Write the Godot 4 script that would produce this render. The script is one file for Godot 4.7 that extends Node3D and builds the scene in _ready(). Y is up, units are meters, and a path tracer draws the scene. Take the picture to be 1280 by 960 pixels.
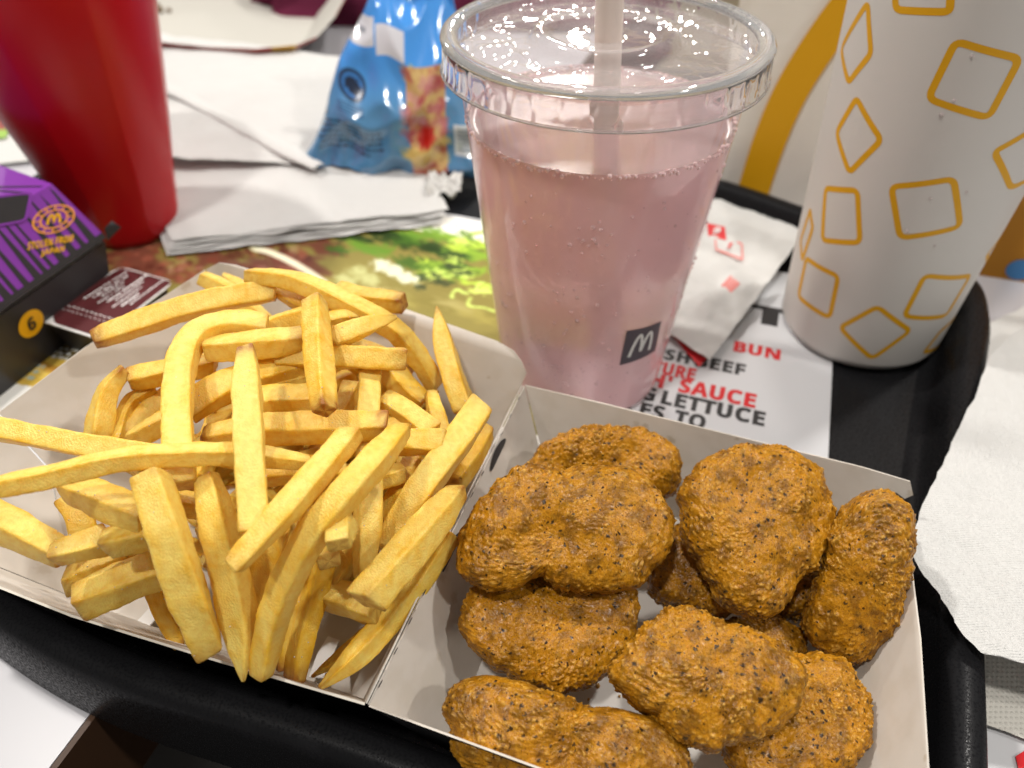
extends Node3D
# A tray with an open clamshell box of fries and nuggets, a pink drink, a paper cup and litter behind it.
# All lengths in metres; the tray floor is y = 0.

var rng := RandomNumberGenerator.new()
var nz := FastNoiseLite.new()      # plain smooth noise, frequency 1
var fb := FastNoiseLite.new()      # the same with octaves
var cl := FastNoiseLite.new()      # cells, for pepper flecks
var M := {}
var salt := []


func _ready() -> void:
	rng.seed = 4711
	nz.frequency = 1.0
	nz.fractal_type = FastNoiseLite.FRACTAL_NONE
	fb.frequency = 1.0
	fb.seed = 5
	fb.fractal_octaves = 4
	cl.frequency = 1.0
	cl.seed = 9
	cl.noise_type = FastNoiseLite.TYPE_CELLULAR
	cl.cellular_return_type = FastNoiseLite.RETURN_DISTANCE
	cl.fractal_type = FastNoiseLite.FRACTAL_NONE
	# camera
	var cam := Camera3D.new()
	cam.name = "camera"
	cam.position = Vector3(0, 0.215, 0)
	cam.rotation_degrees = Vector3(-42, 0, 0)
	cam.fov = 53.13
	cam.near = 0.01
	cam.far = 60.0
	var lens := CameraAttributesPhysical.new()
	lens.frustum_focal_length = 24.0
	lens.frustum_focus_distance = 0.2
	lens.exposure_aperture = 9.5
	lens.frustum_near = 0.01
	lens.frustum_far = 60.0
	cam.attributes = lens
	add_child(cam)
	# the room's dim bounce light, and its ceiling lamps above the table
	var env := Environment.new()
	env.background_mode = Environment.BG_COLOR
	env.background_color = lin(0.24, 0.232, 0.22)
	env.tonemap_mode = Environment.TONE_MAPPER_LINEAR
	env.tonemap_exposure = 1.0
	env.sdfgi_enabled = true
	env.ssao_enabled = true
	env.ssil_enabled = true
	var we := WorldEnvironment.new()
	we.name = "environment"
	we.environment = env
	add_child(we)
	lamp(Vector3(-1.0, 1.75, -0.75), 2.3, 0.06)
	lamp(Vector3(0.95, 1.75, -0.7), 2.0, 0.06)
	lamp(Vector3(-0.35, 1.85, 0.35), 1.7, 0.06)
	lamp(Vector3(0.15, 1.8, -2.2), 1.1, 0.06)
	lamp(Vector3(1.5, 1.8, 0.5), 1.3, 0.06)
	lamp(Vector3(-2.6, 2.0, -5.0), 5.0, 0.10)
	lamp(Vector3(0.35, 2.0, -5.6), 5.0, 0.10)
	lamp(Vector3(2.4, 2.0, -4.4), 4.0, 0.10)
	make_materials()
	setting()
	tray()
	tray_mat()
	clamshell()
	drink()
	paper_cup()
	red_tumbler()
	burger_box()
	sauce_tub()
	background()
	napkins()
	nuggets()
	crumbs()
	fries()
	var grains := part(self, "salt", balls(salt, 2), mat(Color(0.82, 0.80, 0.74), 0.25))
	tag(grains, "tiny white salt grains sprinkled over the fries", "salt", "", "stuff")


func lamp(at: Vector3, energy: float, radius: float) -> void:
	var l := OmniLight3D.new()
	l.name = "ceiling_lamp"
	l.position = at
	l.light_energy = energy
	l.light_color = Color(1.0, 0.98, 0.955)
	l.light_size = radius
	l.omni_range = 8.0
	l.omni_attenuation = 2.0
	l.shadow_enabled = true
	add_child(l, true)


# ---------------------------------------------------------------- helpers

func lin(r: float, g: float, b: float) -> Color:
	return Color(r, g, b).linear_to_srgb()


func mat(c: Color, rough := 0.6, spec := 0.5) -> StandardMaterial3D:
	var m := StandardMaterial3D.new()
	m.albedo_color = c.linear_to_srgb()
	m.roughness = rough
	m.metallic_specular = spec
	m.cull_mode = BaseMaterial3D.CULL_DISABLED
	return m


func pane(c: Color, alpha: float, rough := 0.04) -> StandardMaterial3D:
	var m := mat(c, rough)
	m.transparency = BaseMaterial3D.TRANSPARENCY_ALPHA
	m.albedo_color.a = alpha
	return m


func relief(m: StandardMaterial3D, tex: Texture2D, depth_mm: float, tile_mm: float) -> void:
	m.heightmap_enabled = true
	m.heightmap_texture = tex
	m.heightmap_scale = depth_mm / 10.0
	m.uv1_triplanar = true
	m.uv1_scale = Vector3.ONE * 1000.0 / tile_mm
	m.uv1_triplanar_sharpness = 6.0


func noise_image(freq: float, octaves: int, seed_: int, ridged := false, size := 512) -> ImageTexture:
	var n := FastNoiseLite.new()
	n.seed = seed_
	n.frequency = freq
	n.fractal_octaves = octaves
	if ridged:
		n.fractal_type = FastNoiseLite.FRACTAL_RIDGED
	return ImageTexture.create_from_image(n.get_seamless_image(size, size))


func thing(called: String, label: String, category: String, at := Vector3.ZERO, group := "") -> Node3D:
	var o := Node3D.new()
	o.name = called
	o.position = at
	tag(o, label, category, group)
	add_child(o, true)
	return o


func tag(o: Node3D, label: String, category := "", group := "", kind := "") -> void:
	if label:
		o.set_meta("label", label)
	if category:
		o.set_meta("category", category)
	if group:
		o.set_meta("group", group)
	if kind:
		o.set_meta("kind", kind)


func part(parent: Node3D, called: String, mesh: Mesh, m: Material, world := true) -> MeshInstance3D:
	# mesh in scene coordinates unless world is false
	var o := MeshInstance3D.new()
	o.name = called
	o.mesh = mesh
	if m:
		o.material_override = m
	if world and parent != self:
		var up: Node3D = parent
		var off := Vector3.ZERO
		while up != self:
			off += up.position
			up = up.get_parent()
		o.position = -off
	parent.add_child(o, true)
	return o


func single(called: String, label: String, category: String, mesh: Mesh, m: Material, group := "") -> MeshInstance3D:
	var o := part(self, called, mesh, m)
	tag(o, label, category, group)
	return o


func grid(p: PackedVector3Array, nu: int, nv: int, wrap := false, facing := Vector3.ZERO, col := PackedColorArray(), uv := PackedVector2Array()) -> ArrayMesh:
	# p[i * nv + j]; facing ZERO: a closed shape, turned outwards; else the sheet's front side
	var idx := PackedInt32Array()
	for i in (nu if wrap else nu - 1):
		for j in nv - 1:
			var a := i * nv + j
			var b := ((i + 1) % nu) * nv + j
			idx.append_array([a, b, b + 1, a, b + 1, a + 1])
	return solid(p, idx, facing, col, uv)


func solid(p: PackedVector3Array, idx: PackedInt32Array, facing := Vector3.ZERO, col := PackedColorArray(), uv := PackedVector2Array()) -> ArrayMesh:
	var nrm := PackedVector3Array()
	nrm.resize(p.size())
	var sum := Vector3.ZERO
	var vol := 0.0
	var mid := p[0]
	for t in range(0, idx.size(), 3):
		var a := p[idx[t]]
		var b := p[idx[t + 1]]
		var c := p[idx[t + 2]]
		var n := (c - a).cross(b - a)
		nrm[idx[t]] += n
		nrm[idx[t + 1]] += n
		nrm[idx[t + 2]] += n
		sum += n
		vol += (a - mid).dot(n)
	var back := vol < 0.0 if facing == Vector3.ZERO else sum.dot(facing) < 0.0
	if back:
		for t in range(0, idx.size(), 3):
			var s := idx[t + 1]
			idx[t + 1] = idx[t + 2]
			idx[t + 2] = s
	for i in nrm.size():
		nrm[i] = (-nrm[i] if back else nrm[i]).normalized()
		if nrm[i] == Vector3.ZERO:
			nrm[i] = Vector3.UP
	var arr := []
	arr.resize(Mesh.ARRAY_MAX)
	arr[Mesh.ARRAY_VERTEX] = p
	arr[Mesh.ARRAY_NORMAL] = nrm
	arr[Mesh.ARRAY_INDEX] = idx
	if col.size():
		arr[Mesh.ARRAY_COLOR] = col
	if uv.size():
		arr[Mesh.ARRAY_TEX_UV] = uv
	var mesh := ArrayMesh.new()
	mesh.add_surface_from_arrays(Mesh.PRIMITIVE_TRIANGLES, arr)
	return mesh


func lathe(prof: PackedVector2Array, at: Vector3, segs := 96, facets := 0.0, facing := Vector3.ZERO) -> ArrayMesh:
	# profile of (radius, height); facets > 0 presses eight flat sides into it
	var p := PackedVector3Array()
	for i in segs:
		var a := TAU * i / segs
		var k := 1.0
		if facets > 0.0:
			var d := fposmod(a, TAU / 8.0) - TAU / 16.0
			k = lerpf(1.0, cos(TAU / 16.0) / cos(d), facets)
		for q in prof:
			p.append(at + Vector3(cos(a) * q.x * k, q.y, sin(a) * q.x * k))
	return grid(p, segs, prof.size(), true, facing)


func smooth(pts: PackedVector2Array, steps: int, closed := false) -> PackedVector2Array:
	var out := PackedVector2Array()
	var n := pts.size()
	for i in (n if closed else n - 1):
		for s in steps:
			var t := float(s) / steps
			var a := pts[(i - 1 + n) % n] if closed else pts[maxi(i - 1, 0)]
			var d := pts[(i + 2) % n] if closed else pts[mini(i + 2, n - 1)]
			out.append(pts[i].cubic_interpolate(pts[(i + 1) % n], a, d, t))
	if not closed:
		out.append(pts[n - 1])
	return out


func rounded(pts: PackedVector2Array, cut := 0.14, steps := 5, along := 6) -> PackedVector2Array:
	# a polygon with its corners rounded and its sides divided
	var out := PackedVector2Array()
	var n := pts.size()
	for i in n:
		var a := pts[(i - 1 + n) % n]
		var b := pts[i]
		var c := pts[(i + 1) % n]
		var s := b.lerp(a, cut)
		var e := b.lerp(c, cut)
		for k in steps + 1:
			var t := float(k) / steps
			out.append(s.lerp(b, t).lerp(b.lerp(e, t), t))
		for k in range(1, along):
			out.append(e.lerp(c.lerp(b, cut), float(k) / along))
	return out


func ribbon(path: PackedVector2Array, width: float, closed: bool, onto: Callable, facing: Vector3) -> ArrayMesh:
	# a flat printed stroke laid onto a surface: onto maps (u, v) to a point
	var p := PackedVector3Array()
	var n := path.size()
	for i in n:
		var a := path[(i - 1 + n) % n] if closed else path[maxi(i - 1, 0)]
		var b := path[(i + 1) % n] if closed else path[mini(i + 1, n - 1)]
		var s := (b - a).normalized().orthogonal() * width * 0.5
		for k in 3:
			p.append(onto.call(path[i] + s * (k - 1.0)))
	return grid(p, n, 3, closed, facing)


func patch(poly: PackedVector2Array, onto: Callable, facing: Vector3) -> ArrayMesh:
	# a filled printed shape (flat ones)
	var p := PackedVector3Array()
	for q in poly:
		p.append(onto.call(q))
	return solid(p, Geometry2D.triangulate_polygon(poly), facing)


func slab(outline: PackedVector3Array, thick: float, facing: Vector3, inner: Material, outer: Material) -> ArrayMesh:
	# a piece of card: its front looks along facing, its back is the outer print
	var o := outline[0]
	var n := Vector3.ZERO
	for i in range(1, outline.size() - 1):
		n += (outline[i] - o).cross(outline[i + 1] - o)
	n = n.normalized()
	if n.dot(facing) < 0.0:
		n = -n
	var u := (outline[1] - o).normalized()
	var v := n.cross(u).normalized()
	var flat := PackedVector2Array()
	for q in outline:
		flat.append(Vector2((q - o).dot(u), (q - o).dot(v)))
	var tri := Geometry2D.triangulate_polygon(flat)
	var back := PackedVector3Array()
	for q in outline:
		back.append(q - n * thick)
	var mesh := solid(outline, tri.duplicate(), n)
	var rim := PackedVector3Array()
	for i in outline.size():
		rim.append(outline[i])
		rim.append(back[i])
	var edge := grid(rim, outline.size(), 2, true)
	var st := SurfaceTool.new()
	st.append_from(mesh, 0, Transform3D())
	st.append_from(edge, 0, Transform3D())
	st.set_material(inner)
	var both := st.commit()
	var st2 := SurfaceTool.new()
	st2.append_from(solid(back, tri.duplicate(), -n), 0, Transform3D())
	st2.set_material(outer)
	return st2.commit(both)


func sheet(c00: Vector3, c10: Vector3, c11: Vector3, c01: Vector3, nu: int, nv: int, amp: float, freq: float, edge := 0.0, seed_ := 0.0, bulge := 0.0) -> ArrayMesh:
	# a sheet of paper between four corners, buckled by noise
	var p := PackedVector3Array()
	var uv := PackedVector2Array()
	for i in nu:
		for j in nv:
			var u := float(i) / (nu - 1)
			var v := float(j) / (nv - 1)
			var q := c00.lerp(c10, u).lerp(c01.lerp(c11, u), v)
			var w := Vector3(q.x, seed_, q.z) * freq
			q.y += amp * (0.5 + fb.get_noise_3dv(w)) + bulge * sin(PI * u) * sin(PI * v)
			if edge > 0.0:
				q.x += edge * nz.get_noise_3d(q.z * 60.0, seed_, 3.0)
				q.z += edge * nz.get_noise_3d(q.x * 60.0, seed_, 7.0)
			p.append(q)
			uv.append(Vector2(u, v))
	return grid(p, nu, nv, false, Vector3.UP, PackedColorArray(), uv)


func rf(r: float, f: float, h: float) -> Vector3:
	# tray directions in mm: r to the right along its front, f away from the viewer, h up
	return Vector3(-0.034 + 0.000947 * r + 0.000321 * f, h * 0.001, -0.084 + 0.000321 * r - 0.000947 * f)


func blob(im: Image, c: Vector2, r: Vector2, turn: float, color: Color, soft := 0.15, wob := 0.2, seed_ := 0.0) -> void:
	var big := maxf(r.x, r.y) * (1.0 + wob)
	for y in range(maxi(0, int(c.y - big)), mini(im.get_height(), int(c.y + big) + 1)):
		for x in range(maxi(0, int(c.x - big)), mini(im.get_width(), int(c.x + big) + 1)):
			var d := (Vector2(x, y) - c).rotated(-turn) / r
			var l := d.length()
			if l > 1.0 + wob:
				continue
			l += wob * nz.get_noise_3d(d.x * 1.7, d.y * 1.7, seed_ + c.x)
			if l < 1.0:
				var a := clampf((1.0 - l) / maxf(soft, 0.001), 0.0, 1.0) * color.a
				im.set_pixel(x, y, im.get_pixel(x, y).lerp(Color(color.r, color.g, color.b), a))


func letters(parent: Node3D, called: String, words: String, origin: Vector3, across: Vector3, up: Vector3, m: Material, bold := 700, depth := 0.0001) -> MeshInstance3D:
	# lettering that fills the rectangle origin, origin + across, origin + up
	var font := SystemFont.new()
	font.font_names = PackedStringArray(["Droid Sans"])
	font.font_weight = bold
	var heavy := FontVariation.new()
	heavy.base_font = font
	heavy.variation_embolden = 0.8 if bold > 700 else 0.25
	var t := TextMesh.new()
	t.text = words
	t.font = heavy
	t.font_size = 64
	t.pixel_size = 0.01
	t.depth = 0.02
	t.curve_step = 1.0
	t.horizontal_alignment = HORIZONTAL_ALIGNMENT_LEFT
	var box := t.get_aabb()
	var x := across / box.size.x
	var y := up / box.size.y
	var z := across.cross(up).normalized() * depth / box.size.z
	var o := part(parent, called, t, m, true)
	var at := o.position + origin + z * box.size.z * 0.5
	o.transform = Transform3D(Basis(x, y, z), at - x * box.position.x - y * box.position.y)
	return o


func arches(onto: Callable, c: Vector2, w: float, h: float, stroke: float, facing: Vector3, slant := 0.0) -> ArrayMesh:
	# the two rounded arches of the letter on the packaging
	var pts := PackedVector2Array()
	for k in 2:
		for i in 13:
			var t := float(i) / 12.0
			var x := (-0.5 + 0.5 * k + 0.5 * t) * w
			var y := h * (pow(sin(PI * clampf(t, 0.0, 1.0)), 0.62) - 0.5)
			if k == 0 and t > 0.9 or k == 1 and t < 0.1:
				y = maxf(y, -0.36 * h)
			pts.append(c + Vector2(x + slant * y, y))
	return ribbon(pts, stroke, false, onto, facing)


# ---------------------------------------------------------------- materials

func make_materials() -> void:
	var fine := noise_image(0.035, 4, 11)
	var fibre := noise_image(0.02, 5, 31)
	M.fine = fine
	M.board_in = mat(Color(0.62, 0.575, 0.515), 0.62, 0.35)
	relief(M.board_in, fibre, 0.03, 80.0)
	M.board_in.albedo_texture = soft_stain(Color(1.0, 1.0, 1.0), Color(0.975, 0.97, 0.96), 3)
	M.board_floor = mat(Color(0.57, 0.54, 0.50), 0.5, 0.4)
	M.board_out = mat(Color(0.012, 0.012, 0.013), 0.42, 0.4)
	M.board_edge = mat(Color(0.72, 0.68, 0.6), 0.8, 0.3)
	M.black = mat(Color(0.008, 0.008, 0.009), 0.34, 0.3)
	relief(M.black, fine, 0.03, 14.0)
	M.black_rim = mat(Color(0.009, 0.009, 0.010), 0.36, 0.22)
	relief(M.black_rim, fine, 0.012, 18.0)
	M.black_rim.roughness = 0.75
	M.black_rim.roughness_texture = noise_image(0.03, 5, 77)
	M.black.roughness = 0.75
	M.black.roughness_texture = M.black_rim.roughness_texture
	M.paper = mat(Color(0.58, 0.575, 0.555), 0.75, 0.3)
	relief(M.paper, fibre, 0.10, 45.0)
	M.tissue = mat(Color(0.62, 0.617, 0.60), 0.95, 0.15)
	relief(M.tissue, emboss(), 0.45, 24.0)
	M.tissue.backlight_enabled = true
	M.tissue.backlight = Color(0.3, 0.3, 0.3)
	M.mat_paper = mat(Color(0.62, 0.625, 0.64), 0.45, 0.4)
	M.ink = mat(Color(0.035, 0.033, 0.034), 0.5, 0.4)
	M.red_ink = mat(Color(0.62, 0.02, 0.025), 0.5, 0.4)
	M.pale_red_ink = mat(Color(0.74, 0.22, 0.2), 0.6, 0.3)
	M.yellow_ink = mat(Color(0.68, 0.345, 0.005), 0.5, 0.4)
	M.white = mat(Color(0.80, 0.79, 0.77), 0.5, 0.4)
	M.cup_white = mat(Color(0.60, 0.575, 0.54), 0.5, 0.4)
	M.table = mat(Color(0.46, 0.455, 0.48), 0.35, 0.5)
	M.wood = mat(Color(0.07, 0.035, 0.018), 0.5, 0.4)
	M.floor = mat(Color(0.018, 0.016, 0.015), 0.6, 0.4)
	M.red = mat(Color(0.44, 0.003, 0.008), 0.28, 0.4)
	relief(M.red, fine, 0.02, 20.0)
	M.purple = mat(Color(0.19, 0.026, 0.31), 0.4, 0.5)
	M.box_black = mat(Color(0.018, 0.016, 0.018), 0.38, 0.5)
	M.orange_ink = mat(Color(0.78, 0.30, 0.05), 0.5, 0.4)
	M.brown_foil = mat(Color(0.085, 0.018, 0.02), 0.35, 0.5)
	M.gray_ink = mat(Color(0.36, 0.37, 0.38), 0.6, 0.3)
	# fried food: colour per vertex, fine colour and relief from textures
	M.fry = mat(Color.WHITE, 0.36, 0.5)
	M.fry.vertex_color_use_as_albedo = true
	relief(M.fry, noise_image(0.035, 5, 41), 0.15, 11.0)
	M.fry.albedo_texture = soft_stain(Color(1.0, 1.0, 1.0), Color(0.985, 0.96, 0.92), 8)
	M.fry.subsurf_scatter_enabled = true
	M.fry.subsurf_scatter_strength = 0.10
	M.fry.backlight_enabled = true
	M.fry.backlight = Color(0.7, 0.7, 0.7)
	M.nugget = mat(Color.WHITE, 0.28, 0.33)
	M.nugget.vertex_color_use_as_albedo = true
	relief(M.nugget, grain_image(), 0.17, 15.0)
	M.nugget.albedo_texture = crust_image()
	# clear things
	M.clear = pane(Color(0.70, 0.67, 0.66), 0.20, 0.04)
	M.cup_clear = pane(Color(1.0, 0.66, 0.68), 0.60, 0.05)
	M.cup_upper = pane(Color(1.0, 0.80, 0.79), 0.16, 0.04)
	M.bead = mat(Color(0.97, 0.97, 0.97), 0.03)
	M.bead.refraction_enabled = true
	M.bead.refraction_scale = 0.045
	M.bead.albedo_color.a = 0.10
	M.bead.transparency = BaseMaterial3D.TRANSPARENCY_ALPHA
	M.skirt = mat(Color(0.98, 0.98, 0.98), 0.04)
	M.skirt.refraction_enabled = true
	M.skirt.refraction_scale = 0.05
	M.skirt.albedo_color.a = 0.03
	M.skirt.transparency = BaseMaterial3D.TRANSPARENCY_ALPHA
	M.foam = mat(Color(0.92, 0.66, 0.66), 0.25)
	M.bubble = mat(Color(1.0, 0.9, 0.9), 0.02)
	M.bubble.refraction_enabled = true
	M.bubble.refraction_scale = 0.018
	M.bubble.albedo_color.a = 0.2
	M.bubble.transparency = BaseMaterial3D.TRANSPARENCY_ALPHA
	M.soda = mat(Color(1.0, 0.74, 0.765), 0.25)
	M.soda.refraction_enabled = true
	M.soda.refraction_scale = 0.033
	M.soda.albedo_color.a = 0.22
	M.soda.transparency = BaseMaterial3D.TRANSPARENCY_ALPHA


func grain_image() -> ImageTexture:
	# grains of crust: rounded cells of two sizes over soft unevenness
	var a := FastNoiseLite.new()
	a.noise_type = FastNoiseLite.TYPE_CELLULAR
	a.cellular_return_type = FastNoiseLite.RETURN_DISTANCE
	a.frequency = 0.055
	a.fractal_octaves = 2
	var im := a.get_seamless_image(512, 512)
	a.seed = 3
	a.frequency = 0.02
	var big := a.get_seamless_image(512, 512)
	var n := FastNoiseLite.new()
	n.frequency = 0.015
	var soft := n.get_seamless_image(512, 512)
	var out := Image.create(512, 512, false, Image.FORMAT_RGB8)
	for y in 512:
		for x in 512:
			var s := smoothstep(0.35, 0.65, soft.get_pixel(x, y).r)
			var v := 0.2 + s * 0.55 * (1.0 - im.get_pixel(x, y).r) + 0.25 * (1.0 - big.get_pixel(x, y).r) + 0.2 * soft.get_pixel(x, y).r
			out.set_pixel(x, y, Color(v, v, v))
	return ImageTexture.create_from_image(out)


func soft_stain(a: Color, b: Color, seed_: int) -> ImageTexture:
	var n := FastNoiseLite.new()
	n.seed = seed_
	n.frequency = 0.02
	n.fractal_octaves = 5
	var im := n.get_seamless_image(256, 256)
	im.convert(Image.FORMAT_RGB8)
	for y in 256:
		for x in 256:
			var t := smoothstep(0.35, 0.75, im.get_pixel(x, y).r)
			im.set_pixel(x, y, a.lerp(b, t))
	if seed_ == 3:   # grease spots soaked into the card; one tile is 80 mm wide
		for k in 16:
			var r := rng.randf_range(2.5, 8.0)
			blob(im, Vector2(rng.randf_range(10, 246), rng.randf_range(10, 246)), Vector2(r, r * rng.randf_range(0.6, 1.0)), rng.randf() * 3.0, Color(0.84, 0.80, 0.73, rng.randf_range(0.3, 0.8)), 0.5, 0.4, k)
	return ImageTexture.create_from_image(im)


func emboss() -> ImageTexture:
	# tissue: fine creping lines and a soft dot pattern
	var im := Image.create(512, 512, false, Image.FORMAT_RGB8)
	var n := FastNoiseLite.new()
	n.frequency = 0.06
	n.fractal_octaves = 3
	var base := n.get_seamless_image(512, 512)
	for y in 512:
		for x in 512:
			var v := base.get_pixel(x, y).r * 0.55
			v += 0.16 * sin(TAU * y / 16.0 + 1.5 * base.get_pixel((x * 2) % 512, y).r) + 0.2
			im.set_pixel(x, y, Color(v, v, v))
	return ImageTexture.create_from_image(im)


func crust_image() -> ImageTexture:
	# pepper flecks, brown crumbs and pale crumbs of the crust; one tile is 17 mm wide
	var s := 1024
	var im := Image.create(s, s, false, Image.FORMAT_RGB8)
	im.fill(Color(0.88, 0.85, 0.79))
	for k in 70:
		wrapped(im, Vector2(rng.randf_range(0, s), rng.randf_range(0, s)), Vector2(rng.randf_range(24, 70), rng.randf_range(18, 50)), rng.randf() * 3.0, Color(0.66, 0.62, 0.54, 0.5) if k % 3 else Color(1.0, 0.90, 0.66, 0.6), 0.9)
	for k in 1900:
		var c := Vector2(rng.randf_range(0, s), rng.randf_range(0, s))
		var col := Color(1.0, 1.0, 0.97, 0.75) if k % 2 else Color(0.50, 0.42, 0.34, 0.6)
		wrapped(im, c, Vector2(rng.randf_range(4, 15), rng.randf_range(4, 12)), rng.randf() * 3.0, col, 0.6)
	for k in 22:
		var c := Vector2(rng.randf_range(0, s), rng.randf_range(0, s))
		var r := rng.randf_range(9.0, 24.0) * (1.6 if k % 5 == 0 else 1.0)
		wrapped(im, c, Vector2(r, r * rng.randf_range(0.5, 0.9)), rng.randf() * 3.0, Color(0.16, 0.13, 0.11, 0.94), 0.35)
	for k in 60:
		var c := Vector2(rng.randf_range(0, s), rng.randf_range(0, s))
		var r := rng.randf_range(3.0, 9.0)
		wrapped(im, c, Vector2(r, r * 0.8), rng.randf() * 3.0, Color(0.3, 0.22, 0.16, 0.85), 0.4)
	return ImageTexture.create_from_image(im)


func wrapped(im: Image, c: Vector2, r: Vector2, turn: float, col: Color, soft: float) -> void:
	var s := im.get_width()
	for dx in [-s, 0, s]:
		for dy in [-s, 0, s]:
			var q := c + Vector2(dx, dy)
			if q.x > -90 and q.x < s + 90 and q.y > -90 and q.y < s + 90:
				blob(im, q, r, turn, col, soft, 0.5, 3.0)


# ---------------------------------------------------------------- setting, tray, paper mat

func block(parent: Node3D, called: String, r0: float, r1: float, f0: float, f1: float, h0: float, h1: float, m: Material) -> MeshInstance3D:
	var o := PackedVector3Array([rf(r0, f0, h1), rf(r1, f0, h1), rf(r1, f1, h1), rf(r0, f1, h1)])
	return part(parent, called, slab(o, (h1 - h0) * 0.001, Vector3.UP, m, m), null)


func setting() -> void:
	var fl := PackedVector3Array([Vector3(-7, -0.72, 4), Vector3(7, -0.72, 4), Vector3(7, -0.72, -9), Vector3(-7, -0.72, -9)])
	var o := part(self, "floor", slab(fl, 0.02, Vector3.UP, M.floor, M.floor), null)
	tag(o, "beige restaurant floor seen past the table edges", "", "", "structure")
	var w := PackedVector3Array([Vector3(-6, -0.72, -2.6), Vector3(6, -0.72, -2.6), Vector3(6, 0.9, -2.6), Vector3(-6, 0.9, -2.6)])
	var wo := part(self, "wall", slab(w, 0.05, Vector3.BACK, mat(Color(0.40, 0.33, 0.22), 0.7), M.floor), null)
	tag(wo, "beige wall seen far behind the tables", "", "", "structure")
	var a := thing("table", "white table top with a brown edge under the left half of the tray", "table", rf(-400, 150, -720))
	block(a, "tabletop", -1000, -90, -260, 640, -46, -6, M.table)
	block(a, "edge_band", -89.9, -88.0, -260, 640, -46, -6.3, M.wood)
	block(a, "pedestal", -560, -480, 150, 230, -719, -46.1, M.board_out)
	var b := thing("table", "white table top under the right half of the tray and the napkins", "table", rf(400, 150, -720))
	block(b, "tabletop", 62, 1000, -260, 640, -46, -6, M.table)
	block(b, "edge_band", 60, 61.9, -260, 640, -46, -6.3, M.wood)
	block(b, "pedestal", 480, 560, 150, 230, -719, -46.1, M.board_out)


func tray() -> void:
	var t := thing("serving_tray", "black plastic serving tray with a raised lip under all the food", "tray", rf(-64, 150, -6))
	var ctl := PackedVector2Array([Vector2(-6, -10), Vector2(70, -11), Vector2(125, -8), Vector2(144, 8), Vector2(148, 42), Vector2(151, 80), Vector2(156, 142), Vector2(164, 205), Vector2(170, 244), Vector2(166, 275), Vector2(140, 300), Vector2(92, 316), Vector2(43, 334), Vector2(-30, 346), Vector2(-120, 352), Vector2(-220, 346), Vector2(-285, 322), Vector2(-312, 270), Vector2(-314, 190), Vector2(-296, 115), Vector2(-250, 50), Vector2(-190, 11), Vector2(-130, -6), Vector2(-77, -12.5)])
	var path := smooth(ctl, 8, true)
	var prof := [Vector2(0, -5), Vector2(0.4, 6), Vector2(1.4, 15), Vector2(3.0, 18.6), Vector2(5.5, 20.2), Vector2(9.5, 20.2), Vector2(12.0, 18.8), Vector2(13.4, 15.5), Vector2(16.5, 5.5), Vector2(18.5, 1.6), Vector2(22.5, 0.05)]
	var p := PackedVector3Array()
	var bed := PackedVector3Array()
	var n := path.size()
	for i in n:
		var s := (path[(i + 1) % n] - path[(i - 1 + n) % n]).normalized().orthogonal()
		if s.dot(Vector2(-70, 160) - path[i]) < 0.0:
			s = -s
		for q in prof:
			var at: Vector2 = path[i] + s * q.x
			p.append(rf(at.x, at.y, q.y))
		var e := path[i] + s * 22.0
		bed.append(rf(e.x, e.y, 0))
	part(t, "rim", grid(p, n, prof.size(), true, Vector3.UP), M.black_rim)
	part(t, "floor_panel", slab(bed, 0.0055, Vector3.UP, M.black, M.black), null)


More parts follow.
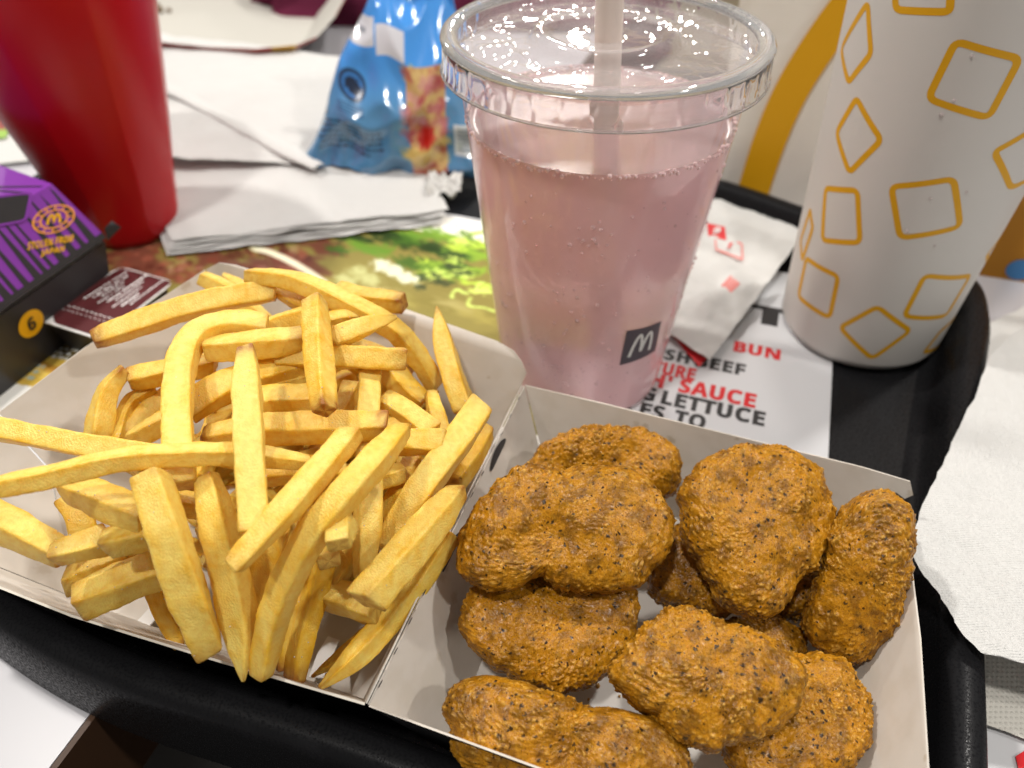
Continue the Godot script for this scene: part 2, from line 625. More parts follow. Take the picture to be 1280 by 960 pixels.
func tray_mat() -> void:
	var t := thing("tray_mat", "printed white paper tray mat with red and black words and food photo", "tray mat", rf(-90, 150, 0))
	var o := PackedVector3Array([rf(-272, 66, 0.5), rf(-232, 42, 0.5), rf(-160, 22, 0.5), rf(109, 22, 0.5), rf(109, 279, 0.5), rf(-262, 279, 0.5)])
	part(t, "paper", slab(o, 0.0002, Vector3.UP, M.mat_paper, M.mat_paper), null)
	for w in [["BUN", 67.5, 87.4, 208.5, 7.6, 1], ["TOASTED", 26, 62.5, 208.5, 7.6, 0], ["BEEF", 53.2, 74.0, 193.2, 7.7, 0], ["FRESH", 24, 50.4, 193.2, 7.7, 0], ["MATURE", 24.5, 54.4, 183.2, 8.2, 1], ["SAUCE", 49.0, 80.2, 174.3, 9.0, 1], ["RICH'", 20, 45.8, 174.3, 9.0, 1], ["LETTUCE", 43.4, 84.6, 165.0, 8.6, 0], ["ICEBERG", 4, 40.8, 165.0, 8.6, 0], ["PICKLES", 8, 46.2, 155.5, 8.2, 0], ["TO", 50.2, 62.5, 155.5, 8.2, 0], ["T", 70.5, 91.5, 232.5, 14.5, 0], [".", 92.5, 95.5, 232.5, 3.6, 0]]:
		letters(t, "lettering", w[0], rf(w[1], w[3], 0.55), rf(w[2], 0, 0) - rf(w[1], 0, 0), rf(0, w[4], 0) - rf(0, 0, 0), M.red_ink if w[5] else M.ink, 800)
	# the printed photograph of a burger and the panels left of it: r -268..28, f 62..278 mm, 2.4 pixels per mm
	var im := Image.create(710, 518, false, Image.FORMAT_RGB8)
	im.fill(Color(0.80, 0.79, 0.76))
	var at := func(r: float, f: float) -> Vector2: return Vector2((r + 268.0) * 2.4, (278.0 - f) * 2.4)
	im.fill_rect(Rect2i(0, 50, 710, 300), Color(0.46, 0.42, 0.20))
	for k in 26:
		blob(im, at.call(rng.randf_range(-262, -140), rng.randf_range(168, 232)), Vector2(40, 26), 0.3, Color(0.37, 0.19, 0.14, 0.9), 0.6, 0.4, k)
	for k in 110:   # grilled patty
		blob(im, at.call(rng.randf_range(-250, -140), rng.randf_range(176, 226)), Vector2(rng.randf_range(5, 18), rng.randf_range(4, 9)), rng.randf(), [Color(0.42, 0.20, 0.14, 0.8), Color(0.50, 0.27, 0.20, 0.8), Color(0.30, 0.13, 0.09, 0.8), Color(0.68, 0.50, 0.46, 0.35)][k % 4], 0.6, 0.4, k)
	for k in 30:   # dark leaf behind
		blob(im, at.call(rng.randf_range(-150, -70), rng.randf_range(224, 262)), Vector2(rng.randf_range(18, 40), rng.randf_range(8, 16)), rng.randf_range(0.0, 0.5), [Color(0.22, 0.34, 0.10, 0.9), Color(0.34, 0.48, 0.14, 0.9), Color(0.13, 0.20, 0.08, 0.9)][k % 3], 0.6, 0.5, k)
	for k in 60:   # bright lettuce
		blob(im, at.call(rng.randf_range(-88, 16), rng.randf_range(214, 268)), Vector2(rng.randf_range(12, 34), rng.randf_range(6, 13)), rng.randf_range(-0.6, 0.6), [Color(0.62, 0.72, 0.22, 0.9), Color(0.46, 0.58, 0.16, 0.9), Color(0.72, 0.80, 0.36, 0.8), Color(0.30, 0.42, 0.12, 0.8), Color(0.54, 0.66, 0.20, 0.9)][k % 5], 0.6, 0.6, k)
	for k in 10:   # dark gaps
		blob(im, at.call(rng.randf_range(-95, 0), rng.randf_range(208, 232)), Vector2(rng.randf_range(8, 20), rng.randf_range(4, 9)), rng.randf() - 0.5, Color(0.16, 0.20, 0.12, 0.8), 0.6, 0.5, k)
	for k in 11:   # olive sauce below
		blob(im, at.call(-125.0 + 13 * k, 197.0 + 2.0 * (k % 3)), Vector2(36, 14), 0.2, [Color(0.54, 0.50, 0.24, 0.8), Color(0.44, 0.40, 0.18, 0.8), Color(0.60, 0.56, 0.34, 0.7)][k % 3], 0.7, 0.4, k)
	var rim_at := [Vector2(-178.1, 214.0), Vector2(-169.7, 213.6), Vector2(-160.2, 211.2), Vector2(-149.8, 207.7), Vector2(-138.9, 203.1), Vector2(-128.7, 197.7), Vector2(-118.3, 191.3)]
	for k in 36:   # cream bun edge
		var q: Vector2 = rim_at[k / 6].lerp(rim_at[mini(k / 6 + 1, 6)], (k % 6) / 6.0)
		blob(im, at.call(q.x, q.y), Vector2(11, 7), 0.45, Color(0.86, 0.84, 0.72, 0.8), 0.7, 0.1)
	for q in [Vector2(-116.9, 212.0), Vector2(-108.5, 207.5), Vector2(-119.7, 203.7)]:
		blob(im, at.call(q.x, q.y), Vector2(22, 15), 0.4, Color(0.62, 0.62, 0.40), 0.7, 0.3, 5)
	for q in [Vector2(-107.8, 220.4), Vector2(-99.5, 217.9), Vector2(-91.1, 214.8)]:
		blob(im, at.call(q.x, q.y), Vector2(20, 14), 0.45, Color(0.72, 0.73, 0.62), 0.5, 0.3, 2)
	for k in 16:   # curly lettuce edges
		var c := Vector2(rng.randf_range(-70, 10), rng.randf_range(206, 244))
		var ph := rng.randf() * TAU
		var sp := rng.randf_range(3.0, 9.0)
		for s in 26:
			var a := s / 25.0 * rng.randf_range(2.4, 2.6) + ph
			blob(im, at.call(c.x + sp * 1.6 * cos(a), c.y + sp * sin(a) + 1.5 * sin(a * 3.0)), Vector2(rng.randf_range(2.5, 4.5), 3), 0, Color(0.70, 0.80, 0.38, 0.6), 0.8, 0.1)
	# panels near the dip tub: dark photo, golden band, fine print
	im.fill_rect(Rect2i(0, 345, 300, 173), Color(0.80, 0.79, 0.76))
	for y in range(345, 518):
		for x in range(0, 330):
			var band := float(y) + 0.10 * x
			var c := Color(0.79, 0.78, 0.75)
			if band < 418:
				c = Color(0.34, 0.28, 0.12)
			elif band < 462:
				c = Color(0.70, 0.58, 0.22)
			im.set_pixel(x, y, c)
	for k in 30:
		blob(im, Vector2(rng.randf_range(0, 320), rng.randf_range(345, 385)), Vector2(30, 10), 0.2, [Color(0.20, 0.13, 0.06, 0.7), Color(0.45, 0.38, 0.16, 0.6), Color(0.40, 0.20, 0.08, 0.6)][k % 3], 0.7, 0.4, k)
		blob(im, Vector2(rng.randf_range(0, 320), rng.randf_range(412, 440)), Vector2(30, 6), 0.1, [Color(0.82, 0.70, 0.34, 0.6), Color(0.60, 0.40, 0.12, 0.6)][k % 2], 0.7, 0.4, k)
	for row in 7:
		var x := 20
		while x < 150:
			var w := rng.randi_range(2, 7)
			im.fill_rect(Rect2i(x, 372 + row * 7 - int(x * 0.1), w, 4), Color(0.68, 0.69, 0.68))
			x += w + 2
	for row in 3:
		var x := 60
		while x < 140:
			var w := rng.randi_range(3, 8)
			im.fill_rect(Rect2i(x, 430 + row * 9 - int(x * 0.1), w, 5), Color(0.55, 0.60, 0.56))
			x += w + 2
	im.adjust_bcs(1.22, 1.0, 0.92)
	var m := mat(Color.WHITE, 0.6, 0.3)
	m.albedo_texture = ImageTexture.create_from_image(im)
	var p := PackedVector3Array()
	var uv := PackedVector2Array()
	for i in 2:
		for j in 2:
			p.append(rf(-260.0 + 280.0 * i, 66.0 + 210.0 * j, 0.6))
			uv.append(Vector2((8.0 + 280.0 * i) / 296.0, 1.0 - (4.0 + 210.0 * j) / 216.0))
	part(t, "printed_photo", grid(p, 2, 2, false, Vector3.UP, PackedColorArray(), uv), m)


# ---------------------------------------------------------------- clamshell box

func card(parent: Node3D, called: String, pts: Array, facing: Vector3, inner: Material = null) -> MeshInstance3D:
	var o := PackedVector3Array()
	for q in pts:
		o.append(rf(q[0], q[1], q[2]))
	return part(parent, called, slab(o, 0.0005, facing, inner if inner else M.board_in, M.board_out), null)


func clamshell() -> void:
	var t := thing("clamshell_box", "open cardboard clamshell box, black outside and grey inside, holding fries and nuggets", "food box", rf(0, 60, 1))
	var left := rf(-1, 0, 0) - rf(0, 0, 0)
	var away := rf(0, 1, 0) - rf(0, 0, 0)
	# the half with the nuggets
	card(t, "base_floor", [[14, 10, 1.6], [110, 10, 1.6], [110, 108, 1.6], [14, 108, 1.6]], Vector3.UP, M.board_floor)
	var hw := card(t, "base_hinge_wall", [[14, 10, 1.7], [14, 108, 1.7], [9, 111, 14], [0.5, 118, 38], [0.5, 60, 38.4], [0.5, 0, 38]], -left)
	card(t, "base_back_wall", [[14, 108, 1.7], [0.6, 118.3, 38], [30, 117.6, 38.4], [80, 116, 38.6], [110, 115, 38.8], [124, 114.4, 38], [126.3, 113.6, 33.5], [124.5, 113.2, 31.5], [121.5, 113.4, 33.2], [119.5, 112, 27], [110, 108, 1.7]], -away)
	card(t, "base_side_wall", [[110, 108, 1.7], [119.0, 112, 25], [122.5, 104, 36], [124, 60, 38], [124, -2, 38], [110, 10, 1.7]], left)
	card(t, "base_front_wall", [[14, 10, 1.7], [110, 10, 1.7], [124, -2, 38], [0.5, 0, 38]], away)
	# the lid with the fries
	card(t, "lid_floor", [[-14, 15, 1.6], [-115, 15, 1.6], [-108, 108, 1.6], [-14, 108, 1.6]], Vector3.UP)
	card(t, "lid_hinge_wall", [[-14, 15, 1.7], [-14, 108, 1.7], [-0.6, 118, 38.2], [-0.6, 60, 38.8], [-0.6, 0, 38.2]], left)
	card(t, "lid_back_wall", [[-14, 108, 1.7], [-0.8, 118.6, 38], [0.6, 119.4, 42.5], [-1.5, 120.6, 46.0], [-5, 122.4, 48.6], [-12, 124.4, 49.6], [-47, 128.6, 51.5], [-90, 126, 54.5], [-113, 124, 59.4], [-119, 122.6, 60], [-123, 120, 58], [-108, 108, 1.7]], -away)
	card(t, "lid_side_wall", [[-115, 15, 1.7], [-108, 108, 1.7], [-123.2, 119.6, 58], [-136, 71, 55.5], [-144, 41, 51], [-134, 40, 30]], -left)
	card(t, "lid_corner_gusset", [[-114, 15.3, 1.7], [-134.4, 39.6, 30], [-144.4, 40.6, 51], [-151, 0.8, 46.5]], -left + away * 0.3)
	var fr := PackedVector3Array()
	var fo := PackedVector3Array()
	var fe := PackedVector3Array()
	var top := [[-0.6, 0.0, 38.2], [-40, -2.4, 39.6], [-80, -4.6, 41.6], [-105, -4.2, 42.6], [-130, -2.6, 44.0], [-151, 0.6, 46.5]]
	for i in 21:
		var s := i / 20.0 * 5.0
		var k := mini(int(s), 4)
		var w: Vector3 = Vector3(top[k][0], top[k][1], top[k][2]).lerp(Vector3(top[k + 1][0], top[k + 1][1], top[k + 1][2]), s - k)
		var l := Vector3(lerpf(-14, -115, i / 20.0), 15, 1.7)
		for q in [l, l.lerp(w, 0.5), w]:
			fr.append(rf(q.x, q.y, q.z))
			fo.append(rf(q.x, q.y - 0.5, q.z - 0.3))
		fe.append(rf(w.x, w.y, w.z))
		fe.append(rf(w.x, w.y - 0.5, w.z - 0.3))
	var wall := part(t, "lid_front_wall", grid(fr, 21, 3, false, away), M.board_in)
	part(wall, "outer_face", grid(fo, 21, 3, false, -away), M.board_out)
	part(wall, "rim_edge", grid(fe, 21, 2, false, Vector3.UP), M.board_edge)
	# torn white edges and die-cut slots along the hinge
	for k in 26:
		var f := 4.0 + 4.4 * k
		if k in [9, 10, 11, 12, 17, 18, 19]:
			continue
		var on := func(q: Vector2) -> Vector3: return rf(0.75 + 0.32 * q.y, q.x, 38.75 - 0.75 * q.y)
		var q := Vector2(f, rng.randf_range(-0.5, 0.1))
		part(t, "perforation", patch(PackedVector2Array([q, q + Vector2(1.4, 0.0), q + Vector2(2.4, 0.2), q + Vector2(2.2, 0.5), q + Vector2(0.4, 0.45)]), on, Vector3.UP), M.board_edge if k % 2 else M.ink)
	for f in [48.0, 87.0]:
		var on := func(q: Vector2) -> Vector3: return rf(0.85 + 0.37 * q.y, q.x, 38.6 - q.y)
		var e := PackedVector2Array()
		for i in 20:
			var a := TAU * i / 20.0
			e.append(Vector2(f + 7.2 * cos(a), 2.0 + 1.5 * sin(a) + 0.9 * cos(a) * cos(a)))
		part(t, "slot", patch(e, on, Vector3.UP), M.ink)
	# die-cut tabs standing up from the floor of the lid
	for q in [[Vector3(-0.11596, 0.00400, -0.12340), Vector3(-0.11113, 0.00400, -0.13334), Vector3(-0.10617, 0.00600, -0.12928), Vector3(-0.11141, 0.00600, -0.11934)], [Vector3(-0.10644, 0.00400, -0.11969), Vector3(-0.10288, 0.00400, -0.12420), Vector3(-0.09944, 0.00400, -0.12180), Vector3(-0.09970, 0.00400, -0.11813)], [Vector3(-0.05861, 0.00400, -0.10812), Vector3(-0.05762, 0.00400, -0.11506), Vector3(-0.05563, 0.00300, -0.12158), Vector3(-0.05154, 0.00500, -0.11913), Vector3(-0.05411, 0.00500, -0.10712)], [Vector3(-0.13914, 0.00400, -0.13564), Vector3(-0.13761, 0.00400, -0.13680), Vector3(-0.13364, 0.00600, -0.13152), Vector3(-0.13503, 0.00600, -0.13012)], [Vector3(-0.07553, 0.00400, -0.11304), Vector3(-0.07345, 0.00400, -0.11608), Vector3(-0.07143, 0.00400, -0.11354)], [Vector3(-0.04951, 0.00400, -0.11455), Vector3(-0.04795, 0.00400, -0.11969), Vector3(-0.04583, 0.00600, -0.11701), Vector3(-0.04876, 0.00600, -0.10614)]]:
		part(t, "cut_tab", slab(PackedVector3Array(q), 0.0004, Vector3.UP, M.white, M.board_in), null)


# ---------------------------------------------------------------- drink in the clear cup

func cone(c: Vector3, r0: float, slope: float, a: float, h: float, off: float) -> Vector3:
	var r := r0 + slope * h + off
	return c + Vector3(sin(a) * r, h, cos(a) * r)


func balls(list: Array, rings := 6) -> ArrayMesh:
	# many tiny spheres in one mesh: list of [centre, radius]
	var p := PackedVector3Array()
	var idx := PackedInt32Array()
	for b in list:
		var o := p.size()
		for i in rings * 2:
			for j in rings + 1:
				var a := TAU * i / (rings * 2)
				var e := PI * j / rings
				p.append(b[0] + Vector3(cos(a) * sin(e), cos(e), sin(a) * sin(e)) * b[1])
		for i in rings * 2:
			for j in rings:
				var q := o + i * (rings + 1) + j
				var s := o + ((i + 1) % (rings * 2)) * (rings + 1) + j
				idx.append_array([q, s, s + 1, q, s + 1, q + 1])
	return solid(p, idx)


func drink() -> void:
	var c := Vector3(0.029, 0.0007, -0.249)
	var t := thing("plastic_cup", "clear plastic cup with a clear lid, full of pink drink", "cup", c)
	var wall := PackedVector2Array([Vector2(0.0001, 0.004), Vector2(0.028, 0.003), Vector2(0.031, 0.0006), Vector2(0.0328, 0.002)])
	for k in 11:
		wall.append(Vector2(0.033 + 0.1066 * 0.107 * k / 10.0, 0.004 + 0.107 * k / 10.0))
	var upper := PackedVector2Array()
	for k in 5:
		upper.append(Vector2(0.033 + 0.1066 * (0.107 + 0.021 * k / 4.0), 0.111 + 0.021 * k / 4.0))
	part(t, "cup_wall", lathe(wall, c, 128), M.cup_clear)
	part(t, "upper_wall", lathe(upper, c, 128), M.cup_upper)
	# lid: skirt, thick bead, sunken panel, raised ring round the straw hole
	var prof := PackedVector2Array()
	for q in [[0.0492, 0.1378], [0.0470, 0.1374], [0.0458, 0.1350], [0.0448, 0.1334], [0.0420, 0.1328], [0.0380, 0.1333], [0.0300, 0.1330], [0.0262, 0.1331], [0.0240, 0.1340], [0.0224, 0.1368], [0.0205, 0.1377], [0.0180, 0.1371], [0.0160, 0.1354], [0.0120, 0.1348], [0.0070, 0.1350], [0.0048, 0.1346]]:
		prof.append(Vector2(q[0], q[1]))
	var fine := smooth(prof, 4)
	var p := PackedVector3Array()
	var segs := 240
	for i in segs:
		var a := TAU * i / segs
		for q in fine:
			var k := 1.0
			var h := q.y
			if q.x < 0.044 and q.x > 0.026:   # pressed buttons and ripples of the panel
				h += 0.0022 * pow(maxf(0.0, cos(a * 2.0 + 0.6)), 10.0) * smoothstep(0.044, 0.039, q.x) * smoothstep(0.027, 0.031, q.x)
				h += 0.0008 * nz.get_noise_3d(cos(a) * q.x * 150.0, 4.0, sin(a) * q.x * 160.0)
			h += 0.00008 * nz.get_noise_3d(cos(a) * q.x * 330.0, 9.0, sin(a) * q.x * 330.0)
			p.append(c + Vector3(cos(a) * q.x * k, h, sin(a) * q.x * k))
	var lid := part(t, "lid", grid(p, segs, fine.size(), true, Vector3.UP), M.clear)
	var bead := PackedVector2Array()
	for i in 13:
		var a := TAU * i / 12.0
		bead.append(Vector2(0.0486 + 0.0027 * cos(a), 0.1361 + 0.0017 * sin(a)))
	part(lid, "bead", lathe(bead, c, 160), M.bead)
	var skirt := PackedVector3Array()
	for i in segs:
		var a := TAU * i / segs
		var k := 0.00035 * pow(maxf(0.0, cos(a * 40.0)), 10.0)
		for q in [[0.0504, 0.1353], [0.0509, 0.1346], [0.0507, 0.1325], [0.0509, 0.1285], [0.0514, 0.1270], [0.0517, 0.1265], [0.0511, 0.1264], [0.0503, 0.1282], [0.0501, 0.1325], [0.0500, 0.1353], [0.0504, 0.1353]]:
			var r: float = q[0] + (k if q[1] < 0.134 and q[1] > 0.1275 else 0.0)
			skirt.append(c + Vector3(cos(a) * r, q[1], sin(a) * r))
	part(lid, "skirt", grid(skirt, segs, 11, true), M.skirt)
	var low := PackedVector2Array()
	for i in 9:
		var a := TAU * i / 8.0
		low.append(Vector2(0.0511 + 0.0005 * cos(a), 0.1267 + 0.0005 * sin(a)))
	part(lid, "skirt_edge", lathe(low, c, 160), M.bead)
	# dark badge with the two arches, printed on the front right of the cup
	var bd := [Vector2(0.3024, 0.04775), Vector2(0.7175, 0.04611), Vector2(0.7564, 0.03050), Vector2(0.2972, 0.03037)]
	var spot := func(u: float, v: float, off: float) -> Vector3:
		var q: Vector2 = bd[3].lerp(bd[2], u).lerp(bd[0].lerp(bd[1], u), v)
		return cone(c, 0.0325, 0.1066, q.x, q.y, off)
	var g := PackedVector3Array()
	for i in 13:
		for j in 13:
			g.append(spot.call(i / 12.0, j / 12.0, 0.0003))
	part(t, "badge", grid(g, 13, 13, false, Vector3.BACK), mat(Color(0.055, 0.035, 0.052), 0.4))
	part(t, "badge_arches", arches(func(q: Vector2) -> Vector3: return spot.call(q.x, q.y, 0.0005), Vector2(0.5, 0.5), 0.56, 0.6, 0.085, Vector3.BACK, 0.12), M.white)
	# the drink itself
	var d := thing("pink_drink", "pale pink fizzy drink filling the clear cup", "drink", c + Vector3(0, 0.005, 0))
	var liq := PackedVector2Array([Vector2(0.0, 0.0046), Vector2(0.026, 0.0046), Vector2(0.0322, 0.0062)])
	for k in 13:
		liq.append(Vector2(0.0325 + 0.0112 * k / 12.0, 0.0075 + 0.1030 * k / 12.0))
	liq.append(Vector2(0.0429, 0.1098))
	liq.append(Vector2(0.041, 0.1092))
	liq.append(Vector2(0.0, 0.1091))
	part(d, "liquid", lathe(liq, c, 128), M.soda)
	var bl := []
	for k in 300:
		var a := rng.randf_range(-1.3, 1.3)
		var h := rng.randf_range(0.012, 0.104)
		if k % 3 == 0:
			a = rng.randfn(-0.25, 0.35)
			h = clampf(rng.randfn(0.030, 0.012), 0.01, 0.1)
		var r := 0.00022 + 0.00055 * pow(rng.randf(), 3.0)
		bl.append([cone(c, 0.0326, 0.1066, a, h, -0.0001), r])
	for k in 14:
		bl.append([cone(c, 0.0326, 0.1066, rng.randfn(-0.13, 0.09), rng.randfn(0.0885, 0.0035), -0.0001), rng.randf_range(0.0004, 0.0009)])
	for k in 12:
		bl.append([cone(c, 0.0326, 0.1066, rng.randfn(-0.16, 0.12), rng.randfn(0.058, 0.006), -0.0001), rng.randf_range(0.0004, 0.0008)])
	tag(part(d, "bubbles", balls(bl), M.bubble), "", "", "", "stuff")
	var fo := []
	for k in 230:
		var a := TAU * k / 230.0 + rng.randf_range(-0.01, 0.01)
		fo.append([cone(c, 0.0323, 0.1066, a, 0.1098 + rng.randfn(0.0, 0.0005), 0.0), rng.randf_range(0.0003, 0.0008)])
	tag(part(d, "foam_ring", balls(fo, 5), M.foam), "", "", "", "stuff")
	# paper straw through the lid
	var s := thing("paper_straw", "off white paper straw standing in the clear lid of the pink drink", "straw", c + Vector3(0.002, 0.03, 0))
	var lo := c + Vector3(0.0065, 0.020, 0.001)
	var hi := c + Vector3(-0.004, 0.235, 0.0)
	var q := PackedVector3Array()
	for i in 32:
		var a := TAU * i / 32.0
		for k in [[0.0, 0.0038], [0.0, 0.0043], [1.0, 0.0043], [1.0, 0.0038], [0.0, 0.0038]]:
			q.append(lo.lerp(hi, k[0]) + Vector3(cos(a) * k[1], 0, sin(a) * k[1]))
	part(s, "tube", grid(q, 32, 5, true), mat(Color(0.66, 0.57, 0.51), 0.7, 0.3))


func paper_cup() -> void:
	var c := Vector3(0.1565, 0.0004, -0.277)
	var t := thing("paper_cup", "tall white paper cup printed with yellow outlined squares", "cup", c)
	var prof := PackedVector2Array([Vector2(0.0001, 0.003), Vector2(0.026, 0.003), Vector2(0.027, 0.0), Vector2(0.0300, 0.0006), Vector2(0.0322, 0.003)])
	for k in 10:
		prof.append(Vector2(0.0335 + 0.056 * (0.006 + 0.164 * k / 9.0), 0.006 + 0.164 * k / 9.0))
	for q in [[0.0444, 0.1715], [0.0446, 0.1730], [0.0440, 0.1742], [0.0426, 0.1735], [0.0408, 0.171], [0.0305, 0.008], [0.0001, 0.005]]:
		prof.append(Vector2(q[0], q[1]))
	part(t, "cup_wall", lathe(prof, c, 128), M.cup_white)
	var wrap := func(q: Vector2) -> Vector3: return cone(c, 0.0335, 0.056, q.x / 0.039, q.y, 0.00007)
	for d in [
		[-1.182, 0.1505, -0.737, 0.1532, -0.674, 0.1438, -1.069, 0.1408],
		[-0.567, 0.1362, -0.105, 0.1331, -0.134, 0.1144, -0.615, 0.1179],
		[-1.378, 0.1396, -1.191, 0.1258, -1.376, 0.1136, -1.670, 0.1213],
		[-1.224, 0.1105, -0.865, 0.1006, -1.080, 0.0848, -1.377, 0.0955],
		[-1.338, 0.0738, -0.945, 0.0800, -0.765, 0.0608, -1.191, 0.0539],
		[-0.658, 0.0858, -0.194, 0.0927, 0.057, 0.0741, -0.428, 0.0673],
		[0.032, 0.1028, 0.321, 0.1107, 0.904, 0.0899, 0.404, 0.0878],
		[-1.377, 0.0415, -0.875, 0.0433, -0.828, 0.0232, -1.352, 0.0227],
		[-0.381, 0.0358, 0.073, 0.0253, -0.214, 0.0094, -0.679, 0.0209],
		[-0.059, 0.0527, 0.542, 0.0491, 0.500, 0.0299, -0.077, 0.0328],
		[0.684, 0.0567, 0.909, 0.0628, 0.912, 0.0728, 0.906, 0.0494],
		[0.452, 0.0107, 0.568, 0.0210, 0.912, 0.0232, 0.909, 0.0068],
		[-1.534, 0.0605, -1.391, 0.0552, -1.448, 0.0387, -1.609, 0.0448],
	]:
		var poly := PackedVector2Array()
		for k in range(0, 8, 2):
			poly.append(Vector2(d[k] * 0.039, d[k + 1]))
		part(t, "printed_square", ribbon(rounded(poly), 0.0022, true, wrap, c * Vector3(-1, 0, -1)), M.yellow_ink)
	var drops := []
	for d in [Vector2(-0.4279, 0.11887), Vector2(-0.4776, 0.11375), Vector2(-0.3095, 0.08443), Vector2(-0.3912, 0.07074), Vector2(-0.0990, 0.06588), Vector2(-0.4267, 0.13264), Vector2(-0.0372, 0.08792)]:
		drops.append([cone(c, 0.0335, 0.056, d.x, d.y, 0.0), rng.randf_range(0.0005, 0.0009)])
	tag(part(t, "water_drops", balls(drops, 8), M.bubble), "", "", "", "stuff")


func red_tumbler() -> void:
	var c := Vector3(-0.204, 0.0006, -0.364)
	var t := thing("tumbler", "shiny red plastic tumbler with flat facets, wider at the top", "tumbler", c)
	var out := smooth(PackedVector2Array([Vector2(0.0001, 0.001), Vector2(0.019, 0.0), Vector2(0.0232, 0.002), Vector2(0.0258, 0.008), Vector2(0.0300, 0.030), Vector2(0.0372, 0.065), Vector2(0.0450, 0.108), Vector2(0.0480, 0.128), Vector2(0.0478, 0.130), Vector2(0.0462, 0.1295), Vector2(0.0435, 0.106), Vector2(0.0355, 0.064), Vector2(0.0238, 0.008), Vector2(0.0001, 0.004)]), 5)
	part(t, "body", lathe(out, c, 192, 0.38), M.red)


# ---------------------------------------------------------------- burger box and dip tub at the left

func burger_box() -> void:
	var t := thing("burger_box", "closed purple burger box with black rays and an orange globe badge", "burger box", Vector3(-0.23969, 0.00000, -0.27318))
	var a := Vector3(-0.19268, 0.06200, -0.29512)       # right end of the lid's crease
	var al := Vector3(-0.23009, 0.06200, -0.19168)     # its left end
	var d := Vector3(-0.17922, 0.03600, -0.29548)       # lower right corner of the lid's front
	var dl := Vector3(-0.21663, 0.03600, -0.19203)
	var e := Vector3(-0.26656, 0.06200, -0.33715)       # far right corner of the lid's top
	var el := Vector3(-0.30397, 0.06200, -0.23371)
	var g := Vector3(-0.27483, 0.03600, -0.34987)       # lower far right corner
	var gl := Vector3(-0.31224, 0.03600, -0.24642)
	var out := (a - al).normalized()
	var n := (dl - al).cross(a - al).normalized()
	if n.y < 0.0:
		n = -n
	var face := part(t, "lid_front", slab(PackedVector3Array([al, a, d, dl]), 0.0006, n, M.purple, M.board_in), null)
	var top := part(t, "lid_top", slab(PackedVector3Array([al, el, e, a]), 0.0006, Vector3.UP, M.purple, M.board_in), null)
	part(t, "lid_side", slab(PackedVector3Array([a, e, g, d]), 0.0006, out, M.box_black, M.board_in), null)
	part(t, "lid_back", slab(PackedVector3Array([el, e, g, gl]), 0.0006, -n * Vector3(1, 0, 1), M.box_black, M.board_in), null)
	# black rays on the lid; u runs along the crease from its right end, v down the front (mm)
	var u := (al - a).normalized()
	var v := (d - a)
	v = (v - u * v.dot(u)).normalized()
	var ht := (d - a).dot(v) * 1000.0
	var skew := (d - a).dot(u) * 1000.0
	var on := func(q: Vector2) -> Vector3: return a + (u * q.x + v * q.y) * 0.001 + n * 0.00015
	var x := 1.5
	var k := 0
	while x < 100.0:
		var w := rng.randf_range(1.6, 3.6)
		var fan := (x - 40.0) * 0.10
		part(t, "black_ray", patch(PackedVector2Array([Vector2(x, rng.randf_range(0.5, 7.0)), Vector2(x + 0.9, 0.6), Vector2(x + fan * 0.4 + w, ht - 2.6), Vector2(x + fan * 0.4 - 0.2 * w, ht - 2.6)]), on, n), M.box_black)
		x += w + rng.randf_range(1.5, 3.2)
		k += 1
	var band := PackedVector2Array([Vector2(skew, ht), Vector2(110, ht), Vector2(110, ht - 2.8), Vector2(skew * 0.93, ht - 2.8)])
	part(t, "black_band", patch(band, func(q: Vector2) -> Vector3: return on.call(q) + n * 0.0001, n), M.box_black)
	var b := (e - a).normalized()
	for i in 16:
		var s := 3.0 + 6.5 * i
		var up := func(q: Vector2) -> Vector3: return a + (u * q.x + b * q.y) * 0.001 + Vector3(0, 0.0002, 0)
		part(t, "black_ray", patch(PackedVector2Array([Vector2(s, 2), Vector2(s + 1.0, 2), Vector2(s * 0.8 + 13.0, 22 + (i % 3) * 9), Vector2(s * 0.8 + 11.6, 22 + (i % 3) * 9)]), up, Vector3.UP), M.box_black)
	# globe badge and slogan
	var o := Vector3(-0.19131, 0.05164, -0.28422)
	var gx := Vector3(0.00412, -0.00276, -0.00748)
	var gy := Vector3(-0.00007, 0.00360, -0.00491)
	var at := func(q: Vector2) -> Vector3: return o + gx * q.x + gy * q.y + n * 0.00035
	for r in [1.0, 0.66]:
		var ring := PackedVector2Array()
		for i in 40:
			ring.append(Vector2(cos(TAU * i / 40.0), sin(TAU * i / 40.0)) * r)
		part(t, "globe_ring", ribbon(ring, 0.09, true, at, n), M.orange_ink)
	for i in 12:
		var q := Vector2.from_angle(TAU * i / 12.0)
		part(t, "globe_line", ribbon(PackedVector2Array([q * 0.68, q * 0.97]), 0.07, false, at, n), M.orange_ink)
	part(t, "globe_arches", arches(func(q: Vector2) -> Vector3: return at.call(q) + n * 0.0001, Vector2(0, 0), 0.62, 0.72, 0.13, n), M.yellow_ink)
	letters(t, "slogan", "STOLEN FROM", o - gx * 1.12 - gy * 1.95 + n * 0.0004, gx * 2.2, gy * 0.56, M.yellow_ink)
	letters(t, "slogan", "JAPAN", o - gx * 0.46 - gy * 2.66 + n * 0.0004, gx * 1.15, gy * 0.56, M.yellow_ink)
	# tuck slot with its purple border, at the left
	var w0 := Vector3(-0.20156, 0.06277, -0.27168)
	var win := rounded(PackedVector2Array([Vector2(-3, -1.1), Vector2(1, -1.0), Vector2(1.1, 1), Vector2(-3, 1.0)]), 0.12, 4, 2)
	var won := func(q: Vector2) -> Vector3: return w0 + gx * q.x * 1.1 + gy * q.y * 1.0 + n * 0.0005
	part(t, "tuck_slot", patch(win, won, n), M.box_black)
